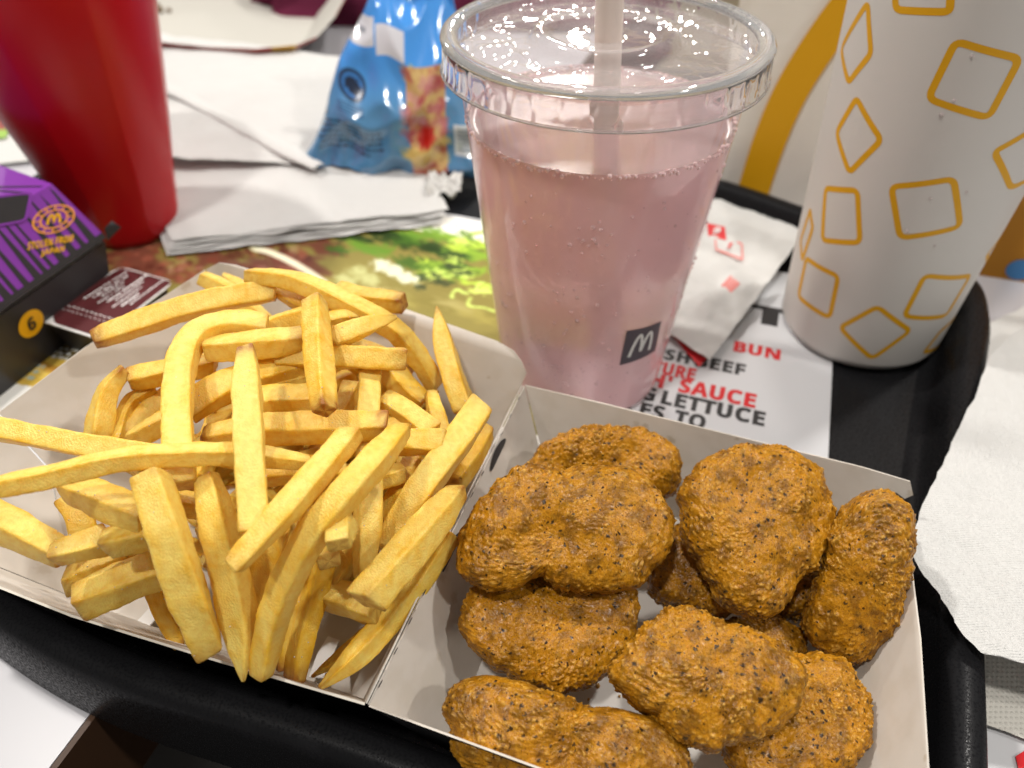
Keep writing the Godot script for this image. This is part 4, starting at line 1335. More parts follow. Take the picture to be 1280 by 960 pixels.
func nugget(label: String, c: Vector3, u: Vector3, v: Vector3, n: Vector3, radii: Array, thick: float, tone: float, group := "nuggets in the box") -> void:
	# radii: the outline in mm, evenly round the piece
	var na := 270
	var nl := 176
	var p := PackedVector3Array()
	var col := PackedColorArray()
	p.resize(na * nl)
	col.resize(na * nl)
	var off := Vector3(rng.randf(), rng.randf(), rng.randf()) * 200.0
	var m := radii.size()
	var gold := Color(0.51, 0.238, 0.012)
	var pale := Color(0.80, 0.49, 0.115)
	var dark := Color(0.19, 0.080, 0.010)
	var olive := Color(0.20, 0.112, 0.016)
	var k := 0
	# latitudes spaced evenly along the rounded profile
	var lat := PackedFloat32Array()
	var cum := PackedFloat32Array([0.0])
	var last := Vector2(0, -thick)
	for i in range(1, 1001):
		var e := PI * (i / 1000.0 - 0.5)
		var q := Vector2(24.0 * pow(maxf(cos(e), 0.0), 0.56), thick * signf(sin(e)) * pow(absf(sin(e)), 0.54))
		cum.append(cum[i - 1] + q.distance_to(last))
		last = q
	var ci := 0
	for j in nl:
		var want := cum[1000] * j / (nl - 1)
		while ci < 999 and cum[ci + 1] < want:
			ci += 1
		lat.append(PI * ((ci + clampf((want - cum[ci]) / maxf(cum[ci + 1] - cum[ci], 1e-6), 0.0, 1.0)) / 1000.0 - 0.5))
	for i in na:
		var a := TAU * i / na
		var s := a / TAU * m
		var q := int(s)
		var R: float = 0.7 * nz.get_noise_2d(a * 4.0, off.x) + cubic_interpolate(radii[q % m], radii[(q + 1) % m], radii[(q - 1 + m) % m], radii[(q + 2) % m], s - q)
		var ca := cos(a)
		var sa := sin(a)
		for j in nl:
			var e := lat[j]
			var ce := pow(maxf(cos(e), 0.0), 0.56)
			var se := signf(sin(e)) * pow(absf(sin(e)), 0.54)
			var d := Vector3(ca * R * ce, sa * R * ce, thick * se)
			var w := d + off
			d.z += 1.5 * nz.get_noise_3d(w.x * 0.05, w.y * 0.05, off.z) * absf(se)
			var out := Vector3(ca * cos(e), sa * cos(e), sin(e) * 1.6).normalized()
			var big := nz.get_noise_3dv(w * 0.085)
			var mid := fb.get_noise_3dv(w * 0.20)
			var rid := 1.0 - 2.0 * absf(fb.get_noise_3dv(w * 0.42 + Vector3(40, 0, 0)))
			var fine := nz.get_noise_3dv(w * 0.75)
			var micro := nz.get_noise_3dv(w * 1.25)
			var crumb := clampf(-0.5 - cl.get_noise_3dv(w * 0.72), 0.0, 0.5)
			var rough := 0.18 + 0.7 * smoothstep(-0.2, 0.4, nz.get_noise_3dv(w * 0.06 + Vector3(0, 90, 0))) + 0.8 * cos(e) * cos(e)
			d += out * (0.55 * big + 0.40 * mid + rough * (0.20 * rid + 0.95 * crumb + 0.8 * clampf(-0.55 - cl.get_noise_3dv(w * 0.3 + Vector3(50, 0, 0)), 0.0, 0.5) + 0.16 * fine + 0.14 * micro) - 0.2)
			p[k] = c + (u * d.x + v * d.y + n * d.z) * 0.001
			# colour: golden where smooth, browner in patches, pale on crumbs, black pepper
			var t := clampf(0.5 + 0.9 * nz.get_noise_3dv(w * 0.17 + Vector3(0, 0, 70)) + 0.9 * mid + (tone - 0.45) * 0.9, 0.0, 1.0)
			var cc := gold.lerp(dark, 0.70 * smoothstep(0.35, 1.0, t))
			cc = cc.lerp(olive, 0.5 * smoothstep(0.08, 0.5, fb.get_noise_3dv(w * 0.27 + Vector3(0, 33, 0))))
			cc = cc.lerp(pale, 0.7 * smoothstep(0.25, 0.95, 2.2 * crumb + 0.55 * fine + 0.4 * micro) * minf(rough * 1.2, 1.0))
			cc = cc.lerp(dark, 0.6 * smoothstep(-0.1, -0.9, 0.4 * rid + 0.7 * fine) * minf(rough, 1.0))
			var fleck := cl.get_noise_3dv(w * 0.34)
			if fleck < -0.842 + 0.12 * micro:
				cc = cc.lerp(Color(0.022, 0.017, 0.013), 0.9)
			col[k] = cc
			k += 1
	for i in p.size():
		p[i] -= c
	var o := part(self, "nugget", grid(p, na, nl, true, Vector3.ZERO, col), M.nugget, false)
	o.position = c
	tag(o, label, "nugget", group)


func nuggets() -> void:
	nugget("large notched nugget lying on top beside the hinge", Vector3(0.01185, 0.04400, -0.12709), Vector3(0.99817, -0.05229, -0.03026), Vector3(0.00000, 0.50091, -0.86550), Vector3(0.06041, 0.86392, 0.50000), [31.3, 32.1, 30.7, 27.4, 23.5, 20.1, 19.1, 20.5, 21.8, 22.1, 22.7, 24.4, 26.4, 27.1, 25.2, 19.9, 12.2, 10.8, 12.9, 13.8, 16.0, 20.0, 25.0, 27.5], 8.2, 0.45)
	nugget("rounded pepper flecked nugget at the back wall left", Vector3(0.03025, 0.03400, -0.16266), Vector3(1.00000, 0.00000, 0.00000), Vector3(0.00000, 0.61566, -0.78801), Vector3(0.00000, 0.78801, 0.61566), [22.8, 21.4, 18.3, 16.4, 13.7, 12.6, 12.5, 12.6, 13.9, 16.1, 18.4, 22.0, 24.8, 23.5, 20.5, 18.1, 16.8, 14.8, 14.1, 14.8, 16.7, 18.0, 20.7, 22.5], 7.7, 0.25)
	nugget("teardrop shaped nugget pointing to the camera in the middle of the box", Vector3(0.06775, 0.04000, -0.13287), Vector3(0.99558, -0.08435, -0.04137), Vector3(-0.00000, 0.44032, -0.89784), Vector3(0.09395, 0.89387, 0.43837), [21.7, 23.9, 25.8, 26.9, 26.8, 25.1, 24.4, 23.2, 23.6, 23.1, 22.9, 20.9, 19.4, 19.3, 18.5, 19.7, 21.8, 23.3, 23.5, 21.6, 18.2, 17.6, 18.9, 19.8], 8.6, 0.35)
	nugget("long nugget standing on its edge against the right wall", Vector3(0.09595, 0.03400, -0.12244), Vector3(0.92374, 0.27508, 0.26653), Vector3(0.00000, 0.69585, -0.71818), Vector3(-0.38302, 0.66341, 0.64279), [12.5, 13.5, 15.8, 20.1, 23.9, 24.1, 21.3, 17.0, 14.4, 11.3, 10.0, 9.8, 10.8, 13.1, 15.9, 20.5, 23.4, 23.7, 22.5, 18.9, 16.0, 13.9, 12.4, 11.9], 9.5, 0.55)
	nugget("golden nugget with black flecks lying under the notched one", Vector3(0.01129, 0.02400, -0.11074), Vector3(1.00000, 0.00000, 0.00000), Vector3(0.00000, 0.27564, -0.96126), Vector3(0.00000, 0.96126, 0.27564), [22.6, 24.7, 25.0, 23.6, 20.2, 18.9, 18.5, 18.5, 20.3, 22.7, 24.1, 25.3, 25.3, 21.7, 18.3, 16.3, 15.7, 14.8, 15.5, 15.8, 16.8, 17.3, 18.6, 20.6], 7.7, 0.20)
	nugget("craggy heart shaped nugget on top at the front right", Vector3(0.04712, 0.03800, -0.09104), Vector3(1.00000, 0.00000, 0.00000), Vector3(0.00000, 0.37461, -0.92718), Vector3(0.00000, 0.92718, 0.37461), [23.1, 21.1, 17.3, 14.8, 13.2, 13.2, 14.6, 16.2, 17.3, 17.4, 18.5, 20.6, 23.1, 20.0, 17.3, 16.4, 17.0, 16.4, 16.0, 15.6, 16.7, 18.0, 20.4, 21.9], 8.6, 0.50)
	nugget("round golden nugget at the front right corner under the craggy one", Vector3(0.07490, 0.02100, -0.08711), Vector3(1.00000, 0.00000, 0.00000), Vector3(0.00000, 0.17365, -0.98481), Vector3(0.00000, 0.98481, 0.17365), [15.8, 17.2, 18.3, 19.0, 18.6, 17.5, 16.5, 15.3, 14.1, 14.2, 14.7, 15.6, 18.1, 22.8, 23.3, 22.8, 18.1, 15.6, 13.5, 12.7, 13.0, 12.9, 13.8, 14.9], 7.7, 0.30)
	nugget("rough nugget cut off by the lower frame edge at the front left", Vector3(0.01349, 0.02800, -0.08152), Vector3(1.00000, 0.00000, 0.00000), Vector3(0.00000, 0.37461, -0.92718), Vector3(0.00000, 0.92718, 0.37461), [25.7, 16.9, 10.7, 8.0, 7.2, 7.2, 7.8, 8.9, 11.2, 15.9, 25.7, 30.7, 28.2, 26.2, 20.9, 18.1, 15.4, 14.2, 14.2, 15.7, 18.3, 22.2, 28.3, 29.4], 9.5, 0.60)
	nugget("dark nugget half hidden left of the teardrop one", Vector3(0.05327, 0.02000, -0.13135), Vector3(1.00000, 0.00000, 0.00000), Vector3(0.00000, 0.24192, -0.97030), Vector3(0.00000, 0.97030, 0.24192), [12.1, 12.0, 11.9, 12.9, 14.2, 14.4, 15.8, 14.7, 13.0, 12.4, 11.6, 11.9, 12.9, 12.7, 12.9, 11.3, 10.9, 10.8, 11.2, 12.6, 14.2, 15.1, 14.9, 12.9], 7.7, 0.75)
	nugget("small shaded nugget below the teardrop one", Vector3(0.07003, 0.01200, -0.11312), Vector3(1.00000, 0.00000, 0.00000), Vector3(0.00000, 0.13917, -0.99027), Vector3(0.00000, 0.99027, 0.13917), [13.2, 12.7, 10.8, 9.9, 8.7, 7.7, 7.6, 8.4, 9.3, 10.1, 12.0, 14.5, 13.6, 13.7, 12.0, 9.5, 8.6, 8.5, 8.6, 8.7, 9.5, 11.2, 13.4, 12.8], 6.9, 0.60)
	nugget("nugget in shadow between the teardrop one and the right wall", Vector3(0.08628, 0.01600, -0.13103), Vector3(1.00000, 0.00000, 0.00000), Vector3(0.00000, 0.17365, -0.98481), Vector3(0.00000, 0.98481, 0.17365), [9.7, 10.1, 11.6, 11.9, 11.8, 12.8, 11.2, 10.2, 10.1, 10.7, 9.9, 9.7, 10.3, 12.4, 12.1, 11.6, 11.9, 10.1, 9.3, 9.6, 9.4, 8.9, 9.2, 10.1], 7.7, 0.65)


func crumbs() -> void:
	var list := []
	for k in 90:
		var r := rng.randf_range(18.0, 106.0)
		var f := rng.randf_range(14.0, 105.0)
		list.append([rf(r, f, 1.8 + 0.2 * rng.randf()), rng.randf_range(0.00025, 0.0009)])
	for k in 14:
		list.append([rf(rng.randf_range(-110.0, -18.0), rng.randf_range(18.0, 60.0), 1.9), rng.randf_range(0.0002, 0.0005)])
	var o := part(self, "crumbs", balls(list, 3), mat(Color(0.42, 0.22, 0.05), 0.6))
	tag(o, "loose brown crust crumbs scattered over the bottom of the box", "crumbs", "", "stuff")


# ---------------------------------------------------------------- fries

func fry(label: String, pts: Array, w: float, tone: float, ends: Array, group := "fries in the box") -> void:
	# ends: [taper at the start, taper at the end, brown start, brown end]
	w *= 0.00098
	var off := Vector3(rng.randf(), rng.randf(), rng.randf()) * 300.0
	var line := PackedVector3Array()
	var n := pts.size()
	for i in n - 1:
		for s in 16:
			line.append((pts[i] as Vector3).cubic_interpolate(pts[i + 1], pts[maxi(i - 1, 0)] if i > 0 else pts[0] * 2.0 - pts[1], pts[i + 2] if i + 2 < n else pts[n - 1] * 2.0 - pts[n - 2], s / 16.0))
	line.append(pts[n - 1])
	var run := PackedFloat32Array([0.0])
	for i in range(1, line.size()):
		run.append(run[i - 1] + line[i].distance_to(line[i - 1]))
	var length := run[run.size() - 1]
	var ds := PackedFloat32Array([0.0, 0.0, 0.0, 0.00022, 0.0006, 0.0012])
	var mids := maxi(14, int(length / 0.0012))
	for i in range(1, mids):
		ds.append(lerpf(0.0012, length - 0.0012, float(i) / mids))
	ds.append_array([length - 0.0012, length - 0.0006, length - 0.00022, length, length, length])
	var rings := ds.size()
	var spread := [-45.0, -24.0, -11.0, -5.0, -1.7, 1.7, 5.0, 11.0, 24.0]
	var seg := 36
	var own := rng.randf_range(-0.16, 0.16)
	var p := PackedVector3Array()
	var col := PackedColorArray()
	var side := Vector3.ZERO
	var roll := rng.randf_range(-0.5, 0.5)
	var flat := rng.randf_range(0.80, 1.02)
	var twist := rng.randf_range(-0.5, 0.5)
	var slant := Vector2(rng.randf_range(-0.28, 0.28), rng.randf_range(-0.28, 0.28))
	var pale := Color(0.98, 0.755, 0.19)
	var gold := Color(0.92, 0.54, 0.035)
	var brown := Color(0.36, 0.135, 0.022)
	var seg_at := 0
	for i in rings:
		var d := ds[i]
		while seg_at < run.size() - 2 and run[seg_at + 1] < d:
			seg_at += 1
		var f := clampf((d - run[seg_at]) / maxf(run[seg_at + 1] - run[seg_at], 1e-6), 0.0, 1.0)
		var at := line[seg_at].lerp(line[seg_at + 1], f)
		var along := (line[seg_at + 1] - line[seg_at]).normalized()
		if side == Vector3.ZERO:
			side = along.cross(Vector3.UP)
			side = side.normalized() if side.length() > 0.2 else Vector3.RIGHT
		side = (side - along * side.dot(along)).normalized()
		var up := side.cross(along).normalized()
		var e := 1.0
		if i == 0 or i == rings - 1:
			e = 0.0
		elif i == 1 or i == rings - 2:
			e = 0.5
		elif i == 2 or i == rings - 3:
			e = 0.86
		elif i == 3 or i == rings - 4:
			e = 0.95
		elif i == 4 or i == rings - 5:
			e = 0.985
		var r := length - d
		e *= 1.0 - ends[0] * pow(1.0 - clampf(d / 0.016, 0.0, 1.0), 1.6)
		e *= 1.0 - ends[1] * pow(1.0 - clampf(r / 0.016, 0.0, 1.0), 1.6)
		e *= 1.0 + 0.045 * nz.get_noise_2d(d * 90.0, off.x)
		var turn := roll + twist * d / length
		for s in seg:
			var a: float = deg_to_rad(45.0 + 90.0 * (s / 9) + spread[s % 9])
			var cx := cos(a)
			var cy := sin(a)
			var k := pow(pow(absf(cx), 9.0) + pow(absf(cy), 9.0), -1.0 / 9.0)
			var x := cx * k * w * 0.5 * e
			var y := cy * k * w * 0.5 * flat * e
			var b := Vector2(x, y).rotated(turn)
			var q := at + side * b.x + up * b.y
			if d < 0.0012:
				q -= along * (slant.x * x + slant.y * y)
			elif r < 0.0012:
				q += along * (slant.y * x - slant.x * y)
			var z := q * 1000.0 + off
			var big := nz.get_noise_3dv(z * 0.16)
			var mid := fb.get_noise_3dv(z * 0.45)
			q += (side * b.x + up * b.y).normalized() * (0.00018 * big + 0.00016 * mid + 0.00009 * nz.get_noise_3dv(z * 1.6)) * e
			p.append(q)
			var corner := pow(absf(sin(2.0 * a)), 4.0)
			var streak := nz.get_noise_3d(cx * 2.2 + off.y, cy * 2.2, d * 90.0)
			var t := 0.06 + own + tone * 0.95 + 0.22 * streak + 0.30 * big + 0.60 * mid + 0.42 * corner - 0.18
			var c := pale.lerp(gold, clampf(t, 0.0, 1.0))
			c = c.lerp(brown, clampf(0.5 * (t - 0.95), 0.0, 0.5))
			var burn: float = maxf(ends[2] * smoothstep(0.006, 0.0, d), ends[3] * smoothstep(0.006, 0.0, r))
			burn = (burn + 0.10 * smoothstep(0.003, 0.0, minf(d, r))) * (0.85 + 0.8 * mid + 0.3 * corner) + 0.25 * corner * smoothstep(0.003, 0.0, minf(d, r))
			if i == 0 or i == rings - 1:
				burn *= 0.8
			c = c.lerp(brown, clampf(burn, 0.0, 0.95))
			col.append(c)
	var c0 := line[line.size() / 2]
	for k in 9:
		var i := rng.randi_range(6, rings - 7)
		var s := rng.randi_range(0, seg - 1)
		var q := p[i * seg + s]
		var dir := (q - p[i * seg + (s + 18) % seg]).normalized()
		if dir.y > 0.25:
			salt.append([q + dir * 0.00008, rng.randf_range(0.00012, 0.00024)])
	var pt := PackedVector3Array()
	var ct := PackedColorArray()
	for s in seg:
		for i in rings:
			pt.append(p[i * seg + s] - c0)
			ct.append(col[i * seg + s])
	var o := part(self, "french_fry", grid(pt, seg, rings, true, Vector3.ZERO, ct), M.fry, false)
	o.position = c0
	tag(o, label, "french fry", group)


func fries() -> void:
	fry("long fry with a browned hollow tip reaching out over the left back rim", [Vector3(-0.12632, 0.07000, -0.18085), Vector3(-0.11256, 0.07200, -0.18734), Vector3(-0.09569, 0.07400, -0.19411), Vector3(-0.07393, 0.07600, -0.19857)], 6.75, 0.45, [0.30, 0.00, 0.90, 0.10])
	fry("longest arched fry bending over the back right of the pile", [Vector3(-0.08205, 0.08000, -0.20062), Vector3(-0.06661, 0.08000, -0.19712), Vector3(-0.04944, 0.07800, -0.18820), Vector3(-0.03626, 0.07000, -0.18594), Vector3(-0.02875, 0.06000, -0.18335), Vector3(-0.02426, 0.05000, -0.18134)], 6.42, 0.35, [0.20, 0.20, 0.20, 0.10])
	fry("short fry with a brown nose tucked under the arched fry", [Vector3(-0.07752, 0.07300, -0.20374), Vector3(-0.06794, 0.07300, -0.19719), Vector3(-0.05700, 0.07200, -0.19141)], 5.37, 0.50, [0.50, 0.00, 0.50, 0.00])
	fry("blunt fry end poking out at the back right behind the arched fry", [Vector3(-0.06052, 0.06200, -0.21761), Vector3(-0.04893, 0.06200, -0.21339), Vector3(-0.03641, 0.06200, -0.21063)], 6.06, 0.40, [0.00, 0.00, 0.00, 0.50])
	fry("grainy upright fry with brown rounded foot at the top of the pile", [Vector3(-0.05544, 0.08800, -0.17560), Vector3(-0.05139, 0.08700, -0.15796), Vector3(-0.04556, 0.08500, -0.13449)], 6.15, 0.45, [0.00, 0.20, 0.30, 0.60])
	fry("thick pale upright fry with a dark tip in the middle of the pile", [Vector3(-0.06644, 0.09300, -0.14865), Vector3(-0.06245, 0.09100, -0.13208), Vector3(-0.05919, 0.08700, -0.11788), Vector3(-0.05574, 0.08000, -0.10207)], 6.65, 0.12, [0.40, 0.00, 0.90, 0.00])
	fry("hook shaped fry curling down from the back left of the pile", [Vector3(-0.06975, 0.08000, -0.17386), Vector3(-0.07995, 0.08100, -0.17443), Vector3(-0.08809, 0.08100, -0.16964), Vector3(-0.08903, 0.08100, -0.15851), Vector3(-0.08522, 0.08100, -0.14273), Vector3(-0.07962, 0.08100, -0.12599), Vector3(-0.07635, 0.07900, -0.11577)], 7.13, 0.15, [0.00, 0.00, 0.10, 0.00])
	fry("long straight fry running from the left frame edge under the upright fry", [Vector3(-0.11457, 0.08800, -0.10655), Vector3(-0.10110, 0.08800, -0.11083), Vector3(-0.08728, 0.08800, -0.11576), Vector3(-0.07588, 0.08700, -0.11813), Vector3(-0.06293, 0.08400, -0.12115), Vector3(-0.04792, 0.07900, -0.12319)], 4.73, 0.20, [0.00, 0.30, 0.10, 0.10])
	fry("long fry at the left frame edge lying just above the longest straight one", [Vector3(-0.13395, 0.07900, -0.13581), Vector3(-0.11605, 0.07900, -0.13164), Vector3(-0.09883, 0.07900, -0.12788), Vector3(-0.08380, 0.07800, -0.12722)], 5.45, 0.15, [0.00, 0.30, 0.10, 0.10])
	fry("clean diagonal fry lying on top right of the upright pale one", [Vector3(-0.03752, 0.08600, -0.12617), Vector3(-0.04284, 0.08600, -0.11446), Vector3(-0.04971, 0.08400, -0.10348), Vector3(-0.05804, 0.08000, -0.09327)], 5.82, 0.20, [0.10, 0.30, 0.10, 0.10])
	fry("long bent fry sweeping from the middle right to the front rim", [Vector3(-0.02704, 0.08000, -0.13341), Vector3(-0.03124, 0.08400, -0.11940), Vector3(-0.03742, 0.08300, -0.10915), Vector3(-0.04462, 0.07600, -0.10357), Vector3(-0.05139, 0.06500, -0.09787), Vector3(-0.05619, 0.05300, -0.09291), Vector3(-0.05843, 0.04500, -0.08730)], 6.35, 0.22, [0.30, 0.30, 0.20, 0.20])
	fry("widest pale fry leaning to the front with a dark eye near its tip", [Vector3(-0.08019, 0.08600, -0.11304), Vector3(-0.07514, 0.08000, -0.10314), Vector3(-0.07210, 0.06800, -0.09592), Vector3(-0.06913, 0.05200, -0.08947)], 7.71, 0.08, [0.10, 0.20, 0.05, 0.35])
	fry("pale fry tapering to a thin point at the front rim", [Vector3(-0.07138, 0.07900, -0.11893), Vector3(-0.06702, 0.07500, -0.10921), Vector3(-0.06476, 0.06400, -0.10171), Vector3(-0.06311, 0.05300, -0.09392), Vector3(-0.06180, 0.04600, -0.08544)], 7.32, 0.10, [0.35, 0.90, 0.20, 0.30])
	fry("translucent fry rising to a blunt end at the right side of the pile", [Vector3(-0.00910, 0.06400, -0.15785), Vector3(-0.01635, 0.06200, -0.14386), Vector3(-0.02431, 0.05800, -0.13172), Vector3(-0.03245, 0.05000, -0.11839)], 7.79, 0.15, [0.00, 0.00, 0.10, 0.10])
	fry("thick pale fry lying along the hinge at the right", [Vector3(-0.01421, 0.06000, -0.13031), Vector3(-0.02191, 0.06200, -0.11496), Vector3(-0.03334, 0.06200, -0.09628)], 7.97, 0.12, [0.40, 0.00, 0.50, 0.05])
	fry("pointed fry lying against the hinge wall at the front right", [Vector3(-0.01749, 0.04400, -0.12848), Vector3(-0.02565, 0.03800, -0.11673), Vector3(-0.03645, 0.03600, -0.10044), Vector3(-0.04723, 0.03300, -0.09036)], 6.68, 0.30, [0.00, 0.80, 0.20, 0.40])
	fry("thin sliver of fry beside the pointed one at the front right", [Vector3(-0.03870, 0.01800, -0.11672), Vector3(-0.04504, 0.02200, -0.10594), Vector3(-0.05140, 0.02700, -0.09633)], 3.78, 0.45, [0.20, 0.80, 0.10, 0.50])
	fry("spear shaped fry leaning on the back wall near the drink", [Vector3(-0.02456, 0.06600, -0.20336), Vector3(-0.02177, 0.06000, -0.19128), Vector3(-0.01804, 0.05500, -0.17957), Vector3(-0.01432, 0.05000, -0.17034)], 6.56, 0.45, [0.90, 0.00, 0.40, 0.20])
	fry("grainy fry with squared end lying level behind the upright grainy one", [Vector3(-0.06685, 0.07500, -0.16666), Vector3(-0.05068, 0.07600, -0.16582), Vector3(-0.02963, 0.07600, -0.16477)], 6.55, 0.40, [0.00, 0.00, 0.10, 0.30])
	fry("short stout fry lying level left of the upright grainy fry", [Vector3(-0.08556, 0.07900, -0.16536), Vector3(-0.07343, 0.08000, -0.16589), Vector3(-0.05888, 0.08000, -0.16874)], 7.77, 0.25, [0.10, 0.10, 0.10, 0.20])
	fry("broad golden fry slanting up behind the upright pale one", [Vector3(-0.08753, 0.07100, -0.15021), Vector3(-0.07791, 0.07200, -0.15882), Vector3(-0.05846, 0.07200, -0.16738)], 7.77, 0.50, [0.00, 0.00, 0.20, 0.10])
	fry("golden fry with ragged end poking left behind the hook shaped fry", [Vector3(-0.11136, 0.06700, -0.16645), Vector3(-0.09909, 0.06800, -0.16884), Vector3(-0.08719, 0.06800, -0.17206)], 6.11, 0.55, [0.10, 0.00, 0.40, 0.10])
	fry("smooth golden fry standing alone at the back left wall", [Vector3(-0.11135, 0.07000, -0.16724), Vector3(-0.11576, 0.06600, -0.16138), Vector3(-0.11735, 0.05800, -0.15071)], 6.66, 0.40, [0.40, 0.00, 0.50, 0.10])
	fry("thin golden peel curling beside the lone fry at the back left", [Vector3(-0.10621, 0.06200, -0.16851), Vector3(-0.11219, 0.06000, -0.16236), Vector3(-0.11181, 0.05700, -0.15011)], 4.08, 0.75, [0.00, 0.30, 0.30, 0.20])
	fry("deep golden fry slipping under the hook shaped fry at the left", [Vector3(-0.10099, 0.05800, -0.17076), Vector3(-0.10673, 0.05700, -0.16413), Vector3(-0.11084, 0.05500, -0.15423)], 6.21, 0.60, [0.00, 0.00, 0.20, 0.20])
	fry("pale stub under the foot of the hook shaped fry at the left", [Vector3(-0.09380, 0.06300, -0.15724), Vector3(-0.09911, 0.06300, -0.15084), Vector3(-0.10623, 0.06100, -0.14722)], 6.05, 0.30, [0.00, 0.20, 0.10, 0.20])
	fry("level golden fry passing behind the upright grainy fry's foot", [Vector3(-0.07424, 0.07100, -0.15242), Vector3(-0.06317, 0.07200, -0.15263), Vector3(-0.05196, 0.07200, -0.15327)], 6.97, 0.40, [0.00, 0.00, 0.10, 0.10])
	fry("long fry with ragged brown ends lying level across the middle", [Vector3(-0.07911, 0.07300, -0.13688), Vector3(-0.06536, 0.07500, -0.13778), Vector3(-0.04923, 0.07500, -0.13893), Vector3(-0.03260, 0.07300, -0.14209)], 6.96, 0.35, [0.30, 0.20, 0.60, 0.70])
	fry("upright pale stub standing right of the grainy upright fry", [Vector3(-0.04043, 0.07100, -0.16539), Vector3(-0.03985, 0.06900, -0.15616), Vector3(-0.03991, 0.06600, -0.14756)], 6.26, 0.25, [0.00, 0.00, 0.20, 0.00])
	fry("narrow fry leaning behind the upright stub at the middle", [Vector3(-0.04760, 0.06100, -0.17032), Vector3(-0.04923, 0.06100, -0.16132), Vector3(-0.05109, 0.06000, -0.15510)], 5.63, 0.35, [0.00, 0.00, 0.10, 0.10])
	fry("short fry sloping down under the arched fry at the right", [Vector3(-0.03922, 0.05800, -0.18338), Vector3(-0.03258, 0.05500, -0.17475), Vector3(-0.02742, 0.05300, -0.17041)], 7.42, 0.50, [0.00, 0.10, 0.10, 0.10])
	fry("fry with a brown speck sloping to the right of the stub", [Vector3(-0.03685, 0.06600, -0.15970), Vector3(-0.02962, 0.06500, -0.15485), Vector3(-0.02227, 0.06200, -0.14995)], 6.10, 0.30, [0.20, 0.00, 0.20, 0.10])
	fry("small rounded fry tip standing near the spear shaped fry", [Vector3(-0.02464, 0.05800, -0.17076), Vector3(-0.02238, 0.05700, -0.16210), Vector3(-0.02005, 0.05500, -0.15359)], 5.48, 0.25, [0.40, 0.00, 0.10, 0.10])
	fry("short fry with a square end beside the translucent one", [Vector3(-0.03120, 0.06300, -0.14501), Vector3(-0.02387, 0.06400, -0.14435), Vector3(-0.01793, 0.06300, -0.14561)], 6.52, 0.35, [0.00, 0.00, 0.10, 0.10])
	fry("upright narrow fry below the brown speck in the shade at the right", [Vector3(-0.03826, 0.06500, -0.14104), Vector3(-0.03665, 0.06000, -0.12346), Vector3(-0.03733, 0.05000, -0.11067)], 6.12, 0.30, [0.00, 0.30, 0.10, 0.30])
	fry("small cube shaped fry end facing the camera", [Vector3(-0.03826, 0.07600, -0.10798), Vector3(-0.03766, 0.07800, -0.10294), Vector3(-0.03751, 0.07800, -0.09997)], 5.61, 0.12, [0.00, 0.00, 0.10, 0.00])
	fry("dark golden fry with a burnt foot in the front shade", [Vector3(-0.04798, 0.05200, -0.11696), Vector3(-0.05094, 0.04400, -0.10923), Vector3(-0.05309, 0.03800, -0.10041), Vector3(-0.05456, 0.03100, -0.09344)], 6.24, 0.72, [0.00, 0.30, 0.20, 1.00])
	fry("brown tipped fry just left of the one with the burnt foot", [Vector3(-0.05492, 0.04800, -0.11734), Vector3(-0.05631, 0.04200, -0.10587), Vector3(-0.05761, 0.03200, -0.09546)], 5.70, 0.60, [0.00, 0.40, 0.10, 0.80])
	fry("pale fry crossing low towards the hinge at the right", [Vector3(-0.05364, 0.04000, -0.11419), Vector3(-0.04317, 0.04200, -0.10980), Vector3(-0.03458, 0.04200, -0.10701)], 7.18, 0.20, [0.00, 0.00, 0.10, 0.10])
	fry("thick fry entering from the left frame edge", [Vector3(-0.12841, 0.06800, -0.11709), Vector3(-0.11778, 0.06400, -0.11346), Vector3(-0.10792, 0.06000, -0.11029)], 7.49, 0.15, [0.00, 0.20, 0.10, 0.15])
	fry("stubby fry with a rounded golden end at the left front", [Vector3(-0.10635, 0.06600, -0.10602), Vector3(-0.10066, 0.06700, -0.10754), Vector3(-0.09490, 0.06600, -0.11102)], 6.87, 0.30, [0.30, 0.00, 0.35, 0.10])
	fry("second stubby fry just right of the rounded golden end", [Vector3(-0.09358, 0.06900, -0.10698), Vector3(-0.08829, 0.07000, -0.10804), Vector3(-0.08183, 0.06900, -0.11155)], 7.17, 0.30, [0.20, 0.00, 0.30, 0.10])
	fry("squat fry half hidden under the stubby ones at the left", [Vector3(-0.10925, 0.05300, -0.10797), Vector3(-0.10275, 0.05400, -0.11030), Vector3(-0.09359, 0.05400, -0.11504)], 7.28, 0.35, [0.00, 0.00, 0.30, 0.10])
	fry("thick fry with slanted end jutting over the left front rim", [Vector3(-0.10500, 0.05200, -0.10257), Vector3(-0.09526, 0.05400, -0.10617), Vector3(-0.08407, 0.05500, -0.11148)], 8.40, 0.20, [0.00, 0.00, 0.40, 0.10])
	fry("broad fry sloping down under the long straight one at the left", [Vector3(-0.10628, 0.07300, -0.12087), Vector3(-0.09577, 0.07400, -0.11562), Vector3(-0.08407, 0.07300, -0.11031)], 6.92, 0.30, [0.10, 0.00, 0.20, 0.10])
	fry("short fry standing in the left corner below the long straight one", [Vector3(-0.11883, 0.05400, -0.13312), Vector3(-0.11506, 0.05200, -0.12849), Vector3(-0.11349, 0.04800, -0.12365)], 7.03, 0.40, [0.00, 0.00, 0.10, 0.10])
	fry("deep yellow fry pressed against the hinge under the translucent end", [Vector3(-0.00748, 0.05000, -0.16306), Vector3(-0.01224, 0.04800, -0.15380), Vector3(-0.01803, 0.04500, -0.14561)], 7.54, 0.75, [0.30, 0.00, 0.30, 0.30])
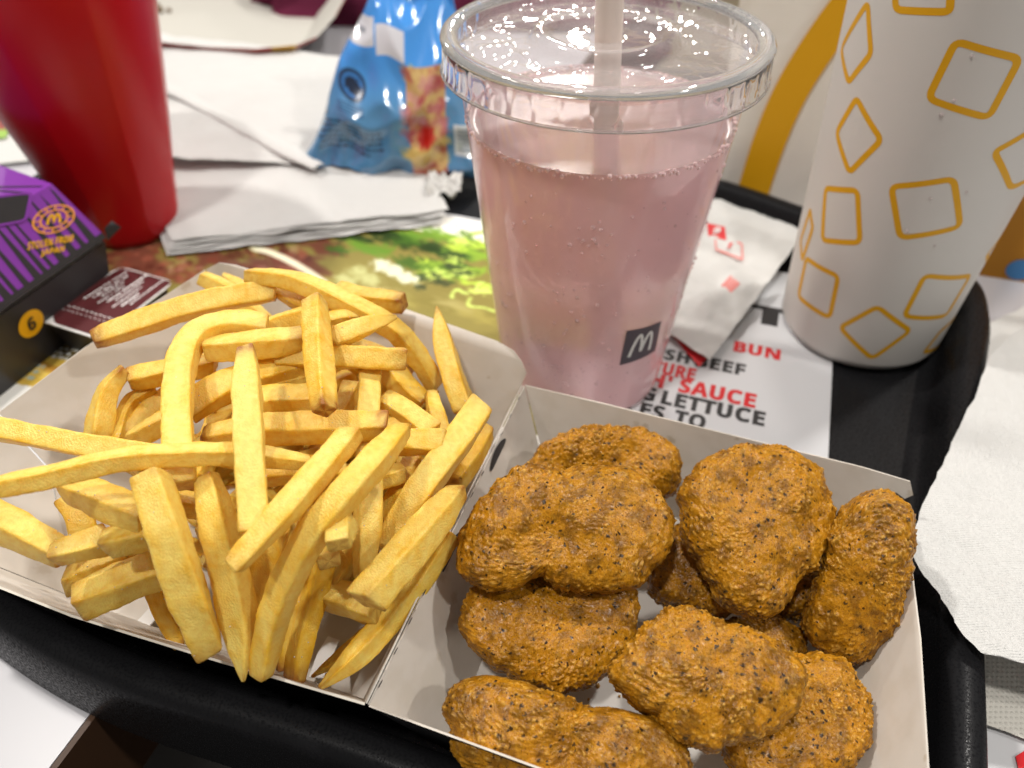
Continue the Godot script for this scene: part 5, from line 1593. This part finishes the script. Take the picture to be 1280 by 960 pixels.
	fry("thin fry peeking out at the back left corner", [Vector3(-0.10664, 0.06600, -0.21997), Vector3(-0.09746, 0.06400, -0.21571), Vector3(-0.08328, 0.05800, -0.20568)], 5.81, 0.30, [0.20, 0.00, 0.10, 0.10])
	fry("tiny fry tip at the back wall beside the thin one", [Vector3(-0.10270, 0.06100, -0.22886), Vector3(-0.09730, 0.06000, -0.22583), Vector3(-0.08821, 0.05800, -0.22040)], 3.84, 0.40, [0.50, 0.00, 0.10, 0.10])
	fry("fry lying slanted in the gap left of the grainy upright fry", [Vector3(-0.07485, 0.07500, -0.17800), Vector3(-0.06880, 0.07600, -0.18132), Vector3(-0.05975, 0.07600, -0.18606)], 5.98, 0.35, [0.00, 0.00, 0.10, 0.10])
	fry("peaked fry with a thin tail below the arched fry", [Vector3(-0.05111, 0.08000, -0.16802), Vector3(-0.04415, 0.08100, -0.17183), Vector3(-0.03400, 0.07900, -0.18048)], 6.15, 0.35, [0.10, 0.80, 0.10, 0.40])
	fry("small stub between the grainy upright fry and the peaked one", [Vector3(-0.05478, 0.07700, -0.18079), Vector3(-0.05045, 0.07700, -0.18314), Vector3(-0.04614, 0.07600, -0.18526)], 4.62, 0.45, [0.00, 0.30, 0.10, 0.20])
	fry("narrow fry shard in the middle gap", [Vector3(-0.07102, 0.06900, -0.15979), Vector3(-0.06501, 0.07000, -0.16104), Vector3(-0.05810, 0.07000, -0.16376)], 3.07, 0.40, [0.50, 0.20, 0.20, 0.10])
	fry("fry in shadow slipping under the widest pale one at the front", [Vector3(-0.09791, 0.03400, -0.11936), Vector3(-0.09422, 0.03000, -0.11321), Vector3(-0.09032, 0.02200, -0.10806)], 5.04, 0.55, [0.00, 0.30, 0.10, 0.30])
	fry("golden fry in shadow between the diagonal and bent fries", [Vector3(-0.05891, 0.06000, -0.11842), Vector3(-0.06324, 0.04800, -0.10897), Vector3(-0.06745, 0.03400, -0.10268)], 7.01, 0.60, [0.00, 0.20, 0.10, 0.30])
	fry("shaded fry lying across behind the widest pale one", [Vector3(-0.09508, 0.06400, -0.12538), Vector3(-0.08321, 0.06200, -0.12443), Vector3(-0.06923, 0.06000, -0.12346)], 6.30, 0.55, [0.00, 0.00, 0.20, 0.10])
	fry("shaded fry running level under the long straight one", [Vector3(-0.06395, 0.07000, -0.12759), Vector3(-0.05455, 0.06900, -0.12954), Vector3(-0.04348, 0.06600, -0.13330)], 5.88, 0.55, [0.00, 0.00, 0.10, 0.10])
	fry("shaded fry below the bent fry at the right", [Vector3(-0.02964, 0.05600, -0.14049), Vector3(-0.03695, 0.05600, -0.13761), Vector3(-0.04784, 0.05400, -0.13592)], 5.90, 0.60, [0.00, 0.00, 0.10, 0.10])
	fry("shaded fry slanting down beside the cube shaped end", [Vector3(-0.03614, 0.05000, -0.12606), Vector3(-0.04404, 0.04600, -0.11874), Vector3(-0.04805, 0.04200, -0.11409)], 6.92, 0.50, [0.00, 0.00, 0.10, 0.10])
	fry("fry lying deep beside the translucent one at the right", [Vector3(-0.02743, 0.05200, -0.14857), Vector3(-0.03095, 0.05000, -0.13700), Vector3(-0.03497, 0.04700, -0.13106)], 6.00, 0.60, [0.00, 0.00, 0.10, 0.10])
	# the fries deeper in the pile, of which little can be seen
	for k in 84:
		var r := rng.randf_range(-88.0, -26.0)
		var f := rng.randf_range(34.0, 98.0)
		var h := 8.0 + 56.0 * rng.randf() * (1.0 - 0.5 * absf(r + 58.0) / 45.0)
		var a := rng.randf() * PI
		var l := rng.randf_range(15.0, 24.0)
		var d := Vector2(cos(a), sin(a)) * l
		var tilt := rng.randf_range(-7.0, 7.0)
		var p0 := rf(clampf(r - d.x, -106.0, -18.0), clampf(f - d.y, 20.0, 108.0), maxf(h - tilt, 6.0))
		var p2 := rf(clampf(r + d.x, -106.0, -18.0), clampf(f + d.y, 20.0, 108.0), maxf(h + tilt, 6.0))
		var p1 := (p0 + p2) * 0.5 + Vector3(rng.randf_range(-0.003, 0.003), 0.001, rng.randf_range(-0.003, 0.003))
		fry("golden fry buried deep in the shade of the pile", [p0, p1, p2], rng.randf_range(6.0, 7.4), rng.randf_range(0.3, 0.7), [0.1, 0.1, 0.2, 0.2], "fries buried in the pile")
